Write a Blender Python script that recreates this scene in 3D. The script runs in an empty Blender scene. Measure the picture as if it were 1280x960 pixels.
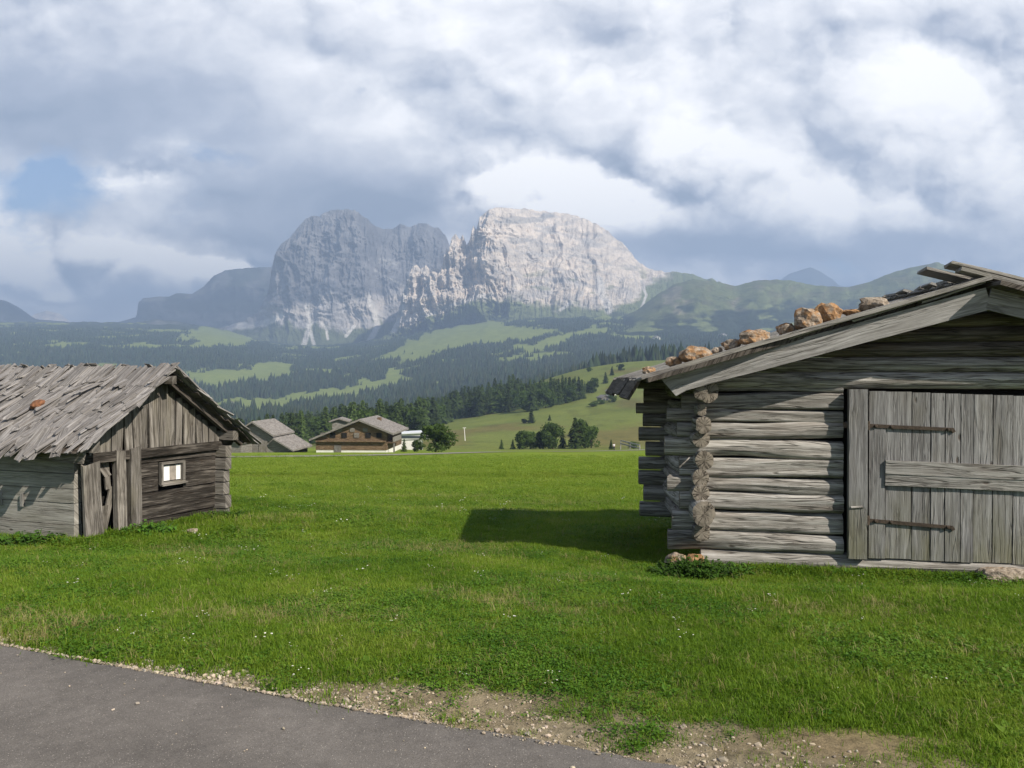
import bpy, bmesh, math, random
import numpy as np
from mathutils import Vector, Matrix, Quaternion
from mathutils import noise as mnoise

random.seed(7)
RNG = np.random.default_rng(11)
scene = bpy.context.scene
COL = scene.collection
F = 1000.0                      # focal length in photo pixels (1280 wide)
HZ = 470.0                      # horizon row in the photo
SUN_TO = Vector((1.2, -1.0, 1.22)).normalized()      # towards the sun

# ------------------------------------------------------------------ noise
def _hash(ix, iy, iz):
    h = (ix.astype(np.int64) * 374761393 + iy.astype(np.int64) * 668265263 + iz.astype(np.int64) * 2147483647) & 0xffffffff
    h = ((h ^ (h >> 13)) * 1274126177) & 0xffffffff
    h = ((h ^ (h >> 16)) * 2246822519) & 0xffffffff
    return ((h ^ (h >> 15)) & 0xffff) / 32767.5 - 1.0

def vnoise(x, y, z=0.0):
    x, y, z = np.broadcast_arrays(np.asarray(x, float), np.asarray(y, float), np.asarray(z, float))
    fx, fy, fz = np.floor(x), np.floor(y), np.floor(z)
    tx, ty, tz = x - fx, y - fy, z - fz
    tx, ty, tz = [t * t * t * (t * (t * 6 - 15) + 10) for t in (tx, ty, tz)]
    r = 0
    for dx in (0, 1):
        for dy in (0, 1):
            for dz in (0, 1):
                w = (tx if dx else 1 - tx) * (ty if dy else 1 - ty) * (tz if dz else 1 - tz)
                r = r + w * _hash(fx + dx, fy + dy, fz + dz)
    return r

def fbm(x, y, z=0.0, octv=4, gain=.5, lac=2.03):
    a, s, n = 1.0, 0.0, 0.0
    for i in range(octv):
        s = s + a * vnoise(np.asarray(x) * lac**i + 17.3 * i, np.asarray(y) * lac**i - 9.1 * i, np.asarray(z) * lac**i + 3.7 * i)
        n += a
        a *= gain
    return s / n

def ridged(x, y, z=0.0, octv=4, gain=.5):
    a, s, n = 1.0, 0.0, 0.0
    for i in range(octv):
        s = s + a * (1 - 2 * np.abs(vnoise(np.asarray(x) * 2.07**i + 31.3 * i, np.asarray(y) * 2.07**i + 5.1 * i, z + 2.2 * i)))
        n += a
        a *= gain
    return s / n

def smooth(e0, e1, x):
    t = np.clip((np.asarray(x, float) - e0) / (e1 - e0), 0, 1)
    return t * t * (3 - 2 * t)

# ------------------------------------------------------------------ objects
def tag(o, label=None, cat=None, group=None, kind=None):
    if label: o['label'] = label
    if cat: o['category'] = cat
    if group: o['group'] = group
    if kind: o['kind'] = kind
    return o

def empty(name, loc, label, cat, group=None, rz=0.0):
    o = bpy.data.objects.new(name, None)
    o.empty_display_size = .2
    o.location = loc
    o.rotation_euler = (0, 0, rz)
    COL.objects.link(o)
    return tag(o, label, cat, group)

def link(o, parent=None):
    COL.objects.link(o)
    if parent is not None:
        o.parent = parent
        def world_of(q):
            return q.matrix_basis if q.parent is None else world_of(q.parent) @ q.matrix_parent_inverse @ q.matrix_basis
        o.matrix_parent_inverse = world_of(parent).inverted()     # children are modelled in world space
    return o

def copy_thing(root, loc, rz, scale, label, group):
    r = root.copy()
    COL.objects.link(r)
    r.location = loc
    r.rotation_euler = (0, 0, rz)
    r.scale = scale
    r['label'] = label
    r['group'] = group
    for ch in root.children:
        c = ch.copy()
        COL.objects.link(c)
        c.parent = r
    return r

class MB:
    """collects vertices, faces, grain coordinates and material slots of ONE mesh"""
    def __init__(self):
        self.v, self.f, self.g, self.m, self.s = [], [], [], [], []
    def add(self, verts, faces, g=None, mat=0, smooth_=False):
        b = len(self.v)
        self.v += [tuple(p) for p in verts]
        self.g += [tuple(p) for p in (g if g is not None else verts)]
        for q in faces:
            self.f.append([b + i for i in q])
            self.m.append(mat)
            self.s.append(smooth_)
    def mesh(self, name, mats):
        me = bpy.data.meshes.new(name)
        me.from_pydata(self.v, [], self.f)
        for m in mats: me.materials.append(m)
        me.polygons.foreach_set('material_index', self.m)
        me.polygons.foreach_set('use_smooth', self.s)
        at = me.attributes.new('grain', 'FLOAT_VECTOR', 'POINT')
        at.data.foreach_set('vector', np.array(self.g, dtype=np.float32).ravel())
        me.update()
        return me
    def build(self, name, mats, parent=None, label=None):
        if not isinstance(mats, (list, tuple)): mats = [mats]
        o = bpy.data.objects.new(name, self.mesh(name, mats))
        link(o, parent)
        if label: o['label'] = label
        return o

def np_mesh(name, V, Fc, mats, tint=None, smooth_=True, mat_idx=None):
    me = bpy.data.meshes.new(name)
    V = np.ascontiguousarray(V, dtype=np.float32)
    Fc = np.ascontiguousarray(Fc, dtype=np.int32)
    n, k = Fc.shape
    me.vertices.add(len(V)); me.vertices.foreach_set('co', V.ravel())
    me.loops.add(n * k); me.loops.foreach_set('vertex_index', Fc.ravel())
    me.polygons.add(n)
    me.polygons.foreach_set('loop_start', np.arange(0, n * k, k, dtype=np.int32))
    me.polygons.foreach_set('use_smooth', np.full(n, smooth_))
    for m in mats: me.materials.append(m)
    if mat_idx is not None: me.polygons.foreach_set('material_index', np.asarray(mat_idx, dtype=np.int32))
    if tint is not None:
        at = me.attributes.new('tint', 'FLOAT_VECTOR', 'POINT')
        at.data.foreach_set('vector', np.ascontiguousarray(tint, dtype=np.float32).ravel())
    me.update(calc_edges=True)
    me.validate()
    return me

def grid_faces(nr, nc):
    i = np.arange(nr - 1)[:, None] * nc + np.arange(nc - 1)[None, :]
    return np.stack([i, i + 1, i + nc + 1, i + nc], -1).reshape(-1, 4)

# ------------------------------------------------------------------ materials
class NT:
    def __init__(self, tree):
        self.t = tree
    def n(self, typ, **kw):
        nd = self.t.nodes.new(typ)
        for k, v in kw.items(): setattr(nd, k, v)
        return nd
    def put(self, sock, val):
        if hasattr(val, 'is_linked') or isinstance(val, bpy.types.NodeSocket): self.t.links.new(val, sock)
        else: sock.default_value = val
    def m(self, op, a, b=None, c=None, clamp=False):
        nd = self.n('ShaderNodeMath', operation=op, use_clamp=clamp)
        self.put(nd.inputs[0], a)
        if b is not None: self.put(nd.inputs[1], b)
        if c is not None: self.put(nd.inputs[2], c)
        return nd.outputs[0]
    def xyz(self, x, y, z):
        nd = self.n('ShaderNodeCombineXYZ')
        for s, v in zip(nd.inputs, (x, y, z)): self.put(s, v)
        return nd.outputs[0]
    def noise(self, vec, scale, detail=4, rough=.55, dist=0.0):
        nd = self.n('ShaderNodeTexNoise')
        if vec is not None: self.put(nd.inputs['Vector'], vec)
        nd.inputs['Scale'].default_value = scale
        nd.inputs['Detail'].default_value = detail
        nd.inputs['Roughness'].default_value = rough
        nd.inputs['Distortion'].default_value = dist
        return nd.outputs['Fac']
    def ramp(self, fac, stops, interp='LINEAR'):
        nd = self.n('ShaderNodeValToRGB')
        nd.color_ramp.interpolation = interp
        e = nd.color_ramp.elements
        while len(e) < len(stops): e.new(.5)
        for el, (p, c) in zip(e, stops):
            el.position = p
            el.color = (c, c, c, 1) if isinstance(c, (int, float)) else (*c, 1)
        self.put(nd.inputs[0], fac)
        return nd.outputs[0]
    def mix(self, fac, a, b, mode='MIX'):
        nd = self.n('ShaderNodeMix', data_type='RGBA', blend_type=mode)
        nd.clamp_factor = True
        self.put(nd.inputs[0], fac)
        for s, v in ((nd.inputs[6], a), (nd.inputs[7], b)):
            self.put(s, (*v, 1) if isinstance(v, tuple) and len(v) == 3 else v)
        return nd.outputs[2]
    def sep(self, vec):
        nd = self.n('ShaderNodeSeparateXYZ')
        self.put(nd.inputs[0], vec)
        return nd.outputs
    def mapr(self, v, a, b, c=0.0, d=1.0):
        nd = self.n('ShaderNodeMapRange', clamp=True)
        self.put(nd.inputs[0], v)
        for i, q in enumerate((a, b, c, d)): nd.inputs[i + 1].default_value = q
        return nd.outputs[0]

def new_mat(name):
    m = bpy.data.materials.new(name)
    m.use_nodes = True
    m.node_tree.nodes.clear()
    nt = NT(m.node_tree)
    out = nt.n('ShaderNodeOutputMaterial')
    bs = nt.n('ShaderNodeBsdfPrincipled')
    m.node_tree.links.new(bs.outputs[0], out.inputs[0])
    bs.inputs['Specular IOR Level'].default_value = .2
    return m, nt, bs

def bump(nt, bs, h, strength, dist):
    b = nt.n('ShaderNodeBump')
    b.inputs['Strength'].default_value = strength
    b.inputs['Distance'].default_value = dist
    nt.put(b.inputs['Height'], h)
    nt.t.links.new(b.outputs[0], bs.inputs['Normal'])

def wood(name, dark, mid, light, stain=(.16, .10, .055), stain_amt=.35, crack=1.0, knots=True, green=0.0, rough=.85, across=26, bumpd=.012):
    m, nt, bs = new_mat(name)
    at = nt.n('ShaderNodeAttribute', attribute_name='grain')
    gx, gy, gz = nt.sep(at.outputs['Vector'])
    oi = nt.n('ShaderNodeObjectInfo')
    sd = nt.m('ADD', nt.m('MULTIPLY', gz, 7.31), nt.m('MULTIPLY', oi.outputs['Random'], 19.0))
    wav = nt.noise(nt.xyz(nt.m('MULTIPLY', gx, 1.6), nt.m('MULTIPLY', gy, 3.0), sd), 1.0, 2)
    gyw = nt.m('ADD', gy, nt.m('MULTIPLY', wav, .07))
    streak = nt.noise(nt.xyz(nt.m('MULTIPLY', gx, 1.3), nt.m('MULTIPLY', gyw, across), sd), 1.0, 7, .62)
    fine = nt.noise(nt.xyz(nt.m('MULTIPLY', gx, 5.0), nt.m('MULTIPLY', gyw, across * 5), sd), 1.0, 3, .6)
    blot = nt.noise(nt.xyz(nt.m('MULTIPLY', gx, 1.1), nt.m('MULTIPLY', gy, 2.5), nt.m('ADD', sd, 5.0)), 1.0, 4, .6)
    f = nt.m('ADD', nt.m('MULTIPLY', streak, .62), nt.m('MULTIPLY', fine, .38))
    col = nt.ramp(f, [(.33, dark), (.5, mid), (.66, light)])
    # each log or board has weathered a little differently
    pv = nt.n('ShaderNodeTexWhiteNoise', noise_dimensions='1D')
    nt.put(pv.inputs['W'], nt.m('MULTIPLY', gz, 13.7))
    col = nt.mix(1.0, col, nt.ramp(pv.outputs['Value'], [(0, .72), (.5, .98), (1, 1.2)]), 'MULTIPLY')
    col = nt.mix(nt.m('MULTIPLY', nt.mapr(blot, .52, .72), stain_amt), col, stain)
    if green:
        gz_ = nt.n('ShaderNodeNewGeometry')
        hz = nt.sep(gz_.outputs['Position'])[2]
        low = nt.mapr(hz, -1.2, -2.0)
        col = nt.mix(nt.m('MULTIPLY', nt.m('MULTIPLY', low, nt.mapr(blot, .35, .6)), green), col, (.15, .15, .065))
    cr = nt.noise(nt.xyz(nt.m('MULTIPLY', gx, .75), nt.m('MULTIPLY', gyw, 15.0), nt.m('ADD', sd, 11.0)), 1.0, 2, .5)
    line = nt.mapr(nt.m('ABSOLUTE', nt.m('SUBTRACT', cr, .5)), .0, .032, 1.0, 0.0)
    gate = nt.mapr(nt.noise(nt.xyz(nt.m('MULTIPLY', gx, 1.4), nt.m('MULTIPLY', gy, 6), nt.m('ADD', sd, 3.0)), 1.0, 2), .43, .52)
    line = nt.m('MULTIPLY', nt.m('MULTIPLY', line, gate), crack)
    cr2 = nt.noise(nt.xyz(nt.m('MULTIPLY', gx, 1.5), nt.m('MULTIPLY', gyw, 38.0), nt.m('ADD', sd, 23.0)), 1.0, 3, .55)
    gate2 = nt.mapr(nt.noise(nt.xyz(nt.m('MULTIPLY', gx, 2.2), nt.m('MULTIPLY', gy, 9), nt.m('ADD', sd, 31.0)), 1.0, 2), .50, .58)
    line2 = nt.m('MULTIPLY', nt.m('MULTIPLY', nt.mapr(nt.m('ABSOLUTE', nt.m('SUBTRACT', cr2, .5)), .0, .04, .8, 0.0), gate2), crack)
    line = nt.m('MAXIMUM', line, line2)
    col = nt.mix(nt.m('MULTIPLY', line, .85), col, (.035, .027, .022))
    hgt = nt.m('SUBTRACT', f, nt.m('MULTIPLY', line, 1.2))
    if knots:
        vo = nt.n('ShaderNodeTexVoronoi')
        nt.put(vo.inputs['Vector'], nt.xyz(nt.m('MULTIPLY', gx, 2.6), nt.m('MULTIPLY', gy, 6.5), sd))
        vo.inputs['Scale'].default_value = 1.0
        k = nt.m('MULTIPLY', nt.mapr(vo.outputs['Distance'], .05, .13, 1.0, 0.0), nt.m('GREATER_THAN', nt.sep(vo.outputs['Color'])[0], .62))
        col = nt.mix(nt.m('MULTIPLY', k, .8), col, (.06, .042, .03))
        hgt = nt.m('SUBTRACT', hgt, nt.m('MULTIPLY', k, .6))
    nt.put(bs.inputs['Base Color'], col)
    bs.inputs['Roughness'].default_value = rough
    bump(nt, bs, hgt, .9, bumpd)
    return m

def wood_end(name, a, b):
    m, nt, bs = new_mat(name)
    at = nt.n('ShaderNodeAttribute', attribute_name='grain')
    gx, gy, gz = nt.sep(at.outputs['Vector'])
    r = nt.m('SQRT', nt.m('ADD', nt.m('MULTIPLY', gx, gx), nt.m('MULTIPLY', gy, gy)))
    nz = nt.noise(nt.xyz(gx, gy, gz), 14.0, 4)
    rings = nt.m('SINE', nt.m('MULTIPLY', nt.m('ADD', r, nt.m('MULTIPLY', nz, .03)), 420.0))
    ang = nt.m('ARCTAN2', gy, gx)
    rad = nt.noise(nt.xyz(nt.m('MULTIPLY', ang, 1.9), nt.m('MULTIPLY', r, 3.0), gz), 1.0, 3)
    crack = nt.mapr(nt.m('ABSOLUTE', nt.m('SUBTRACT', rad, .5)), 0, .035, 1.0, 0.0)
    col = nt.mix(nt.m('ADD', nt.m('MULTIPLY', rings, .12), nz), a, b)
    col = nt.mix(nt.m('MULTIPLY', crack, .9), col, (.03, .024, .02))
    nt.put(bs.inputs['Base Color'], col)
    bs.inputs['Roughness'].default_value = .9
    bump(nt, bs, nt.m('SUBTRACT', nz, crack), .8, .015)
    return m

def plain(name, c, rough=.8, var=.25, scale=6.0, metal=0.0, bmp=0.0, c2=None):
    m, nt, bs = new_mat(name)
    tc = nt.n('ShaderNodeTexCoord')
    nz = nt.noise(tc.outputs['Object'], scale, 5, .6)
    c2 = c2 or tuple(x * (1 - var) for x in c)
    nt.put(bs.inputs['Base Color'], nt.ramp(nz, [(.35, c2), (.65, c)]))
    bs.inputs['Roughness'].default_value = rough
    bs.inputs['Metallic'].default_value = metal
    if bmp: bump(nt, bs, nz, .7, bmp)
    return m

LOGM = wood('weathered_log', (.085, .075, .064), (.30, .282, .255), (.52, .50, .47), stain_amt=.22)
SHADELOG = wood('shaded_log', (.035, .029, .023), (.10, .086, .072), (.20, .178, .155), stain_amt=.3)  # gable shade under the roof put into a darker log colour
LOGEND = wood_end('log_end', (.085, .070, .056), (.30, .265, .215))
PLANK = wood('weathered_plank', (.13, .122, .115), (.24, .232, .222), (.35, .34, .33), stain=(.13, .12, .10), stain_amt=.25, crack=.5, across=34)
DOORW = wood('door_plank', (.09, .086, .084), (.20, .197, .195), (.33, .328, .325), stain=(.12, .11, .085), stain_amt=.5, crack=.45, green=.45, across=30)
RAIL = wood('rail_plank', (.15, .14, .13), (.33, .32, .30), (.45, .435, .41), stain_amt=.2, crack=.8, across=30)
SHAKE = wood('roof_shake', (.085, .078, .073), (.225, .211, .203), (.40, .38, .365), stain=(.17, .14, .09), stain_amt=.3, crack=.5, knots=False, across=40)
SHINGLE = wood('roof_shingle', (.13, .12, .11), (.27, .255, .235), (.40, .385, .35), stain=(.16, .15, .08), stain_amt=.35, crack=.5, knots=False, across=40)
DARKW = wood('brown_log', (.013, .011, .009), (.034, .029, .0245), (.17, .15, .13), stain=(.02, .016, .012), stain_amt=.6, crack=.9)
OLDBOARD = wood('old_board', (.055, .048, .041), (.16, .145, .127), (.32, .295, .27), stain=(.14, .125, .08), stain_amt=.4, crack=.7)
WALLB = wood('wall_timber', (.13, .12, .107), (.25, .237, .213), (.36, .345, .315), stain=(.135, .125, .10), stain_amt=.45, crack=.35, green=.12)
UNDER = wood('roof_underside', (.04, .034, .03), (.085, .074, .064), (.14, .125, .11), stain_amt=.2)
IRON = plain('rusty_iron', (.085, .065, .05), .7, .5, 40, 0.3, .002)
WHITEP = plain('white_plaster', (.72, .70, .66), .9, .12, 1.5)
PANEW = plain('milky_pane', (.78, .78, .76), .25, .1, 3)
PANEB = plain('dull_pane', (.33, .29, .25), .25, .3, 12)
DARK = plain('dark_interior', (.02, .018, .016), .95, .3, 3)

# ------------------------------------------------------------------ building blocks
def frame_of(d, up=Vector((0, 0, 1))):
    d = d.normalized()
    if abs(d.dot(up)) > .97: up = Vector((0, 1, 0))
    s = d.cross(up).normalized()
    return d, s, s.cross(d).normalized()

_seed = [0]
def nseed():
    _seed[0] += 1
    return _seed[0] * .618 + random.random() * .1

def add_log(mb, p0, p1, r0, r1=None, wob=.012, lump=.07, n=24, vs=1.0, cap=True, hew=0.0):
    """one tree log with an uneven surface; slot 0 = bark-less side, slot 1 = cut end"""
    r1 = r0 if r1 is None else r1
    p0, p1 = Vector(p0), Vector(p1)
    L = (p1 - p0).length
    d, s, u = frame_of(p1 - p0)
    ns = max(4, int(L / .11))
    sd = nseed()
    V, G = [], []
    for i in range(ns + 1):
        t = i / ns
        c = p0.lerp(p1, t)
        if 0 < i < ns or wob > 0:
            c = c + s * (mnoise.noise((t * L * .8, sd * 9, 1.0)) * wob) + u * (mnoise.noise((t * L * .8, sd * 9, 7.0)) * wob)
        r = r0 + (r1 - r0) * t
        for k in range(n + 1):
            a = 2 * math.pi * (k % n) / n
            q = 1 + lump * mnoise.noise((t * L * 1.7, math.cos(a) * 1.1 + sd, math.sin(a) * 1.1)) \
                + lump * .8 * mnoise.noise((t * L * .9 + 5, math.cos(a) * 3.2 + sd, math.sin(a) * 3.2 + 4)) \
                + lump * .55 * mnoise.noise((t * L * .7 + 9, math.cos(a) * 6.5 + sd, math.sin(a) * 6.5 + 4))
            ca, sa = math.cos(a), math.sin(a)
            if hew: ca = max(-1 + hew, min(1 - hew, ca))
            V.append(c + s * (ca * r * q) + u * (sa * r * q * vs))
            G.append((t * L, a * r, sd))
    Fc = [(i * (n + 1) + k, (i + 1) * (n + 1) + k, (i + 1) * (n + 1) + k + 1, i * (n + 1) + k + 1) for i in range(ns) for k in range(n)]
    mb.add(V, Fc, G, 0, True)
    if cap:
        for e, rr in ((0, r0), (1, r1)):
            ring = V[e * ns * (n + 1): e * ns * (n + 1) + n]
            c = sum(ring, Vector()) / n
            push = d * (rr * .05 * (1 if e else -1))
            mid = [c.lerp(q, .72) + push for q in ring]
            vv = list(ring) + mid + [c + push * 1.05]
            gg = [((q - c).dot(s), (q - c).dot(u), sd + e) for q in vv]
            ff = []
            for k in range(n):
                k2 = (k + 1) % n
                a, b = ((k, k2, n + k2, n + k), (n + k, n + k2, 2 * n))
                if not e: pass
                else: a, b = a[::-1], b[::-1]
                ff += [a, b]
            mb.add(vv, ff, gg, 1, False)

def add_plank(mb, p0, p1, wdir, w, t, mat=0, warp=.004, taper=1.0, ragged=0.0, ns=None, twist=0.0):
    """a sawn or split board from p0 to p1 (centre line), width along wdir"""
    p0, p1 = Vector(p0), Vector(p1)
    L = (p1 - p0).length
    d = (p1 - p0).normalized()
    wdir = Vector(wdir)
    wdir = (wdir - d * wdir.dot(d)).normalized()
    td = d.cross(wdir).normalized()
    sd = nseed()
    ns = ns or max(1, min(12, int(L / .25)))
    V, G = [], []
    for i in range(ns + 1):
        q = i / ns
        tw = twist * (q - .5)
        wd = wdir * math.cos(tw) + td * math.sin(tw)
        tt = td * math.cos(tw) - wdir * math.sin(tw)
        c = p0.lerp(p1, q) + td * (mnoise.noise((q * L * 1.3, sd * 5, 2)) * warp)
        ww = w * (1 + (taper - 1) * q) * (1 + .04 * mnoise.noise((q * L * 2, sd * 3, 9)))
        for (a, b) in ((-.5, -.5), (.5, -.5), (.5, .5), (-.5, .5)):
            off = Vector((0, 0, 0))
            if ragged and i in (0, ns):
                off = d * (random.uniform(-ragged, ragged) * .5 + (ragged * .6 * (a) * (1 if sd % 2 > 1 else -1)))
            V.append(c + wd * (a * ww) + tt * (b * t) + off)
            G.append((q * L, a * w + b * t + w, sd))
    Fc = []
    for i in range(ns):
        for k in range(4):
            k2 = (k + 1) % 4
            Fc.append((i * 4 + k, i * 4 + k2, i * 4 + 4 + k2, i * 4 + 4 + k))
    Fc += [(3, 2, 1, 0), (ns * 4, ns * 4 + 1, ns * 4 + 2, ns * 4 + 3)]
    mb.add(V, Fc, G, mat, False)

def add_rock(mb, c, sx, sy, sz, seed, rough=.28, sub=3, rz=0.0, mat=0):
    bm = bmesh.new()
    bmesh.ops.create_icosphere(bm, subdivisions=sub, radius=1.0)
    vs = []
    cr, sr = math.cos(rz), math.sin(rz)
    for v in bm.verts:
        p = v.co.normalized()
        # a blocky, broken stone: soft box norm plus facets
        k = (abs(p.x)**4 + abs(p.y)**4 + abs(p.z)**4) ** -.25
        q = p * (k * .55 + .45)
        q = q * (1 + rough * mnoise.noise((p.x * 1.4 + seed, p.y * 1.4, p.z * 1.4)) + rough * .5 * mnoise.noise((p.x * 4 + seed, p.y * 4, p.z * 4 + 3)) + rough * .25 * mnoise.noise((p.x * 9 + seed, p.y * 9, p.z * 9 + 3)))
        x, y, z = q.x * sx, q.y * sy, q.z * sz
        vs.append((c[0] + x * cr - y * sr, c[1] + x * sr + y * cr, c[2] + z))
    fs = [[v.index for v in f.verts] for f in bm.faces]
    bm.free()
    mb.add(vs, fs, vs, mat, False)

# ------------------------------------------------------------------ the lie of the land
EDGE0 = np.array((-3.24, 5.06)); EDGE1 = np.array((.681, 3.476))
RD = (EDGE1 - EDGE0) / np.linalg.norm(EDGE1 - EDGE0)
RN = np.array((-RD[1], RD[0]))
ROADZ = -1.70
def road_s(x, y):  return (x - EDGE0[0]) * RN[0] + (y - EDGE0[1]) * RN[1]
def road_t(x, y):  return (x - EDGE0[0]) * RD[0] + (y - EDGE0[1]) * RD[1]

_ny = np.linspace(-60, 200, 2601)
_nz = np.interp(_ny, [-60, 5.2, 7, 9.0, 11, 13.5, 20, 31.4, 32.1, 40, 70, 115, 200], [ROADZ, ROADZ, -1.86, -2.06, -2.28, -2.40, -2.98, -4.02, -3.93, -4.62, -7.25, -11.0, -18.2])
_k = np.exp(-.5 * (np.arange(-12, 13) / 4.0) ** 2); _k /= _k.sum()
_nz = np.convolve(np.pad(_nz, 12, mode='edge'), _k, 'valid')

_UC = [-1500, 0, 250, 350, 450, 500, 540, 580, 620, 660, 700, 750, 830, 1280, 2700]
_YC = [115, 180, 250, 350, 500, 650, 800, 950, 1200, 1600, 2200, 3000, 4000, 5200, 6500]
_T = {  # rows of the picture that the ground takes at these distances
 -1500: [566, 562, 560, 558, 556, 553, 550, 546, 536, 516, 480, 440, 412, 400, 398],
 0:     [566, 562, 560, 558, 556, 553, 550, 546, 536, 516, 480, 440, 414, 404, 402],
 250:   [566, 562, 560, 558, 555, 552, 548, 544, 535, 515, 482, 446, 420, 406, 402],
 350:   [566, 562, 560, 557, 553, 549, 544, 542, 533, 516, 488, 460, 440, 432, 428],
 450:   [566, 563, 560, 555, 548, 542, 538, 538, 530, 514, 486, 458, 438, 430, 426],
 500:   [566, 563, 560, 553, 543, 533, 527, 528, 526, 510, 481, 450, 429, 418, 412],
 540:   [566, 564, 561, 552, 539, 526, 517, 518, 520, 506, 474, 443, 419, 404, 398],
 580:   [566, 564, 562, 551, 535, 518, 506, 508, 514, 502, 470, 440, 416, 400, 394],
 620:   [566, 564, 562, 550, 531, 511, 496, 497, 506, 497, 467, 436, 412, 396, 390],
 660:   [566, 564, 562, 549, 527, 503, 484, 482, 496, 490, 464, 433, 408, 393, 386],
 700:   [566, 564, 562, 547, 522, 495, 471, 464, 480, 480, 461, 431, 406, 391, 384],
 750:   [566, 564, 561, 545, 517, 488, 463, 453, 466, 470, 457, 429, 405, 390, 384],
 830:   [566, 563, 559, 541, 511, 480, 456, 446, 458, 465, 455, 428, 405, 392, 388],
 1280:  [566, 561, 554, 535, 505, 474, 450, 440, 452, 460, 450, 428, 410, 404, 402],
 2700:  [566, 561, 554, 535, 505, 474, 450, 440, 452, 460, 450, 428, 410, 404, 402],
}
_tab = np.array([_T[u] for u in _UC], float)
_ug = np.arange(-1500, 2701, 10.0)
_lg = np.linspace(math.log(100), math.log(6500), 220)
_tmp = np.array([np.interp(_lg, np.log(_YC), r) for r in _tab])
_G = np.array([np.interp(_ug, _UC, _tmp[:, j]) for j in range(len(_lg))]).T
def _gs(a, sg, ax):
    k = np.exp(-.5 * (np.arange(-3 * sg, 3 * sg + 1) / sg) ** 2); k /= k.sum()
    return np.apply_along_axis(lambda r: np.convolve(np.pad(r, 3 * sg, mode='edge'), k, 'valid'), ax, a)
_G = _gs(_gs(_G, 3, 0), 3, 1)

HUT_C = (-5.9, 12.6); BARN_C = (4.6, 10.4)
def ground_z(x, y, detail=True):
    x = np.asarray(x, float); y = np.asarray(y, float)
    zn = np.interp(y, _ny, _nz)
    yy = np.maximum(y, 101.0)
    u = np.clip(640 + F * x / yy, -1490, 2690)
    iu = (u + 1500) / 10.0; il = (np.log(np.minimum(yy, 6490)) - _lg[0]) / (_lg[1] - _lg[0])
    a = np.clip(np.floor(iu).astype(int), 0, len(_ug) - 2); b = np.clip(np.floor(il).astype(int), 0, len(_lg) - 2)
    fa, fb = iu - a, il - b
    yp = (_G[a, b] * (1 - fa) + _G[a + 1, b] * fa) * (1 - fb) + (_G[a, b + 1] * (1 - fa) + _G[a + 1, b + 1] * fa) * fb
    zf = yy * (HZ - yp) / F
    w = smooth(105, 150, y)
    z = zn * (1 - w) + zf * w
    # levelled spots of the two huts
    wh = 1 - smooth(2.0, 4.2, np.hypot((x - HUT_C[0]) * .8, y - HUT_C[1])); z = z * (1 - wh) + -2.30 * wh
    wb = 1 - smooth(1.9, 3.8, np.hypot((x - BARN_C[0]) * .62, (y - BARN_C[1]))); z = z * (1 - wb) + -2.25 * wb
    if detail:
        s = road_s(x, y)
        amp = smooth(.25, 1.6, s)
        z = z + amp * (.030 * fbm(x * .9, y * .9, 3.0, 3) + .05 * fbm(x * .22, y * .22, 8.0, 2)) * (1 - smooth(60, 120, y))
        far = smooth(140, 400, y)
        z = z + far * y * .0020 * fbm(x / 60.0, y / 60.0, 1.0, 3) + smooth(900, 2200, y) * 9 * ridged(x / 330., y / 330., 4.0, 3)
        # under the road the soil lies lower than the asphalt
        z = np.where(s < -.12, np.minimum(z, ROADZ - .03), z)
        z = z - .03 * smooth(.12, -.12, s)
    return z

def px(u, y_depth):                   # a spot on the ground seen in column u at that distance
    x = (u - 640) / F * y_depth
    return Vector((x, y_depth, float(ground_z(x, y_depth))))

def inside(poly, U, Y):
    r = np.zeros(U.shape, bool)
    n = len(poly)
    for i in range(n):
        (x0, y0), (x1, y1) = poly[i], poly[(i + 1) % n]
        if y0 == y1: continue
        c = ((y0 > Y) != (y1 > Y)) & (U < (x1 - x0) * (Y - y0) / (y1 - y0) + x0)
        r ^= c
    return r

MEADOWS = [
 [(236, 470), (300, 458), (345, 454), (372, 462), (350, 474), (300, 482), (250, 488)],
 [(286, 522), (330, 503), (400, 488), (452, 478), (500, 466), (528, 472), (480, 490), (420, 502), (350, 516), (310, 524)],
 [(470, 449), (520, 425), (566, 405), (606, 391), (622, 404), (660, 410), (708, 414), (640, 428), (560, 438), (505, 447)],
 [(606, 442), (660, 430), (700, 418), (764, 407), (775, 412), (720, 425), (672, 440), (640, 446)],
 [(225, 420), (258, 406), (310, 412), (315, 432), (250, 435)],
 [(860, 398), (930, 396), (985, 412), (1010, 428), (960, 430), (900, 415)],
 [(385, 497), (300, 497), (250, 509), (240, 520), (300, 512)],
 [(760, 392), (840, 384), (900, 388), (880, 398), (800, 401)],
]
def is_forest(x, y):
    x = np.asarray(x, float); y = np.asarray(y, float)
    u = 640 + F * x / y
    v = HZ - F * ground_z(x, y, False) / y
    uw = u + 22 * fbm(u / 16., v / 7., 2.0, 4, .65); vw = v + 8 * fbm(u / 13., v / 6., 9.0, 4, .65)
    f = y > 1050
    for p in MEADOWS: f &= ~inside(p, uw, vw)
    f &= (fbm(x / 170., y / 260., 5.0, 4, .6) > -.27)
    return f

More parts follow.
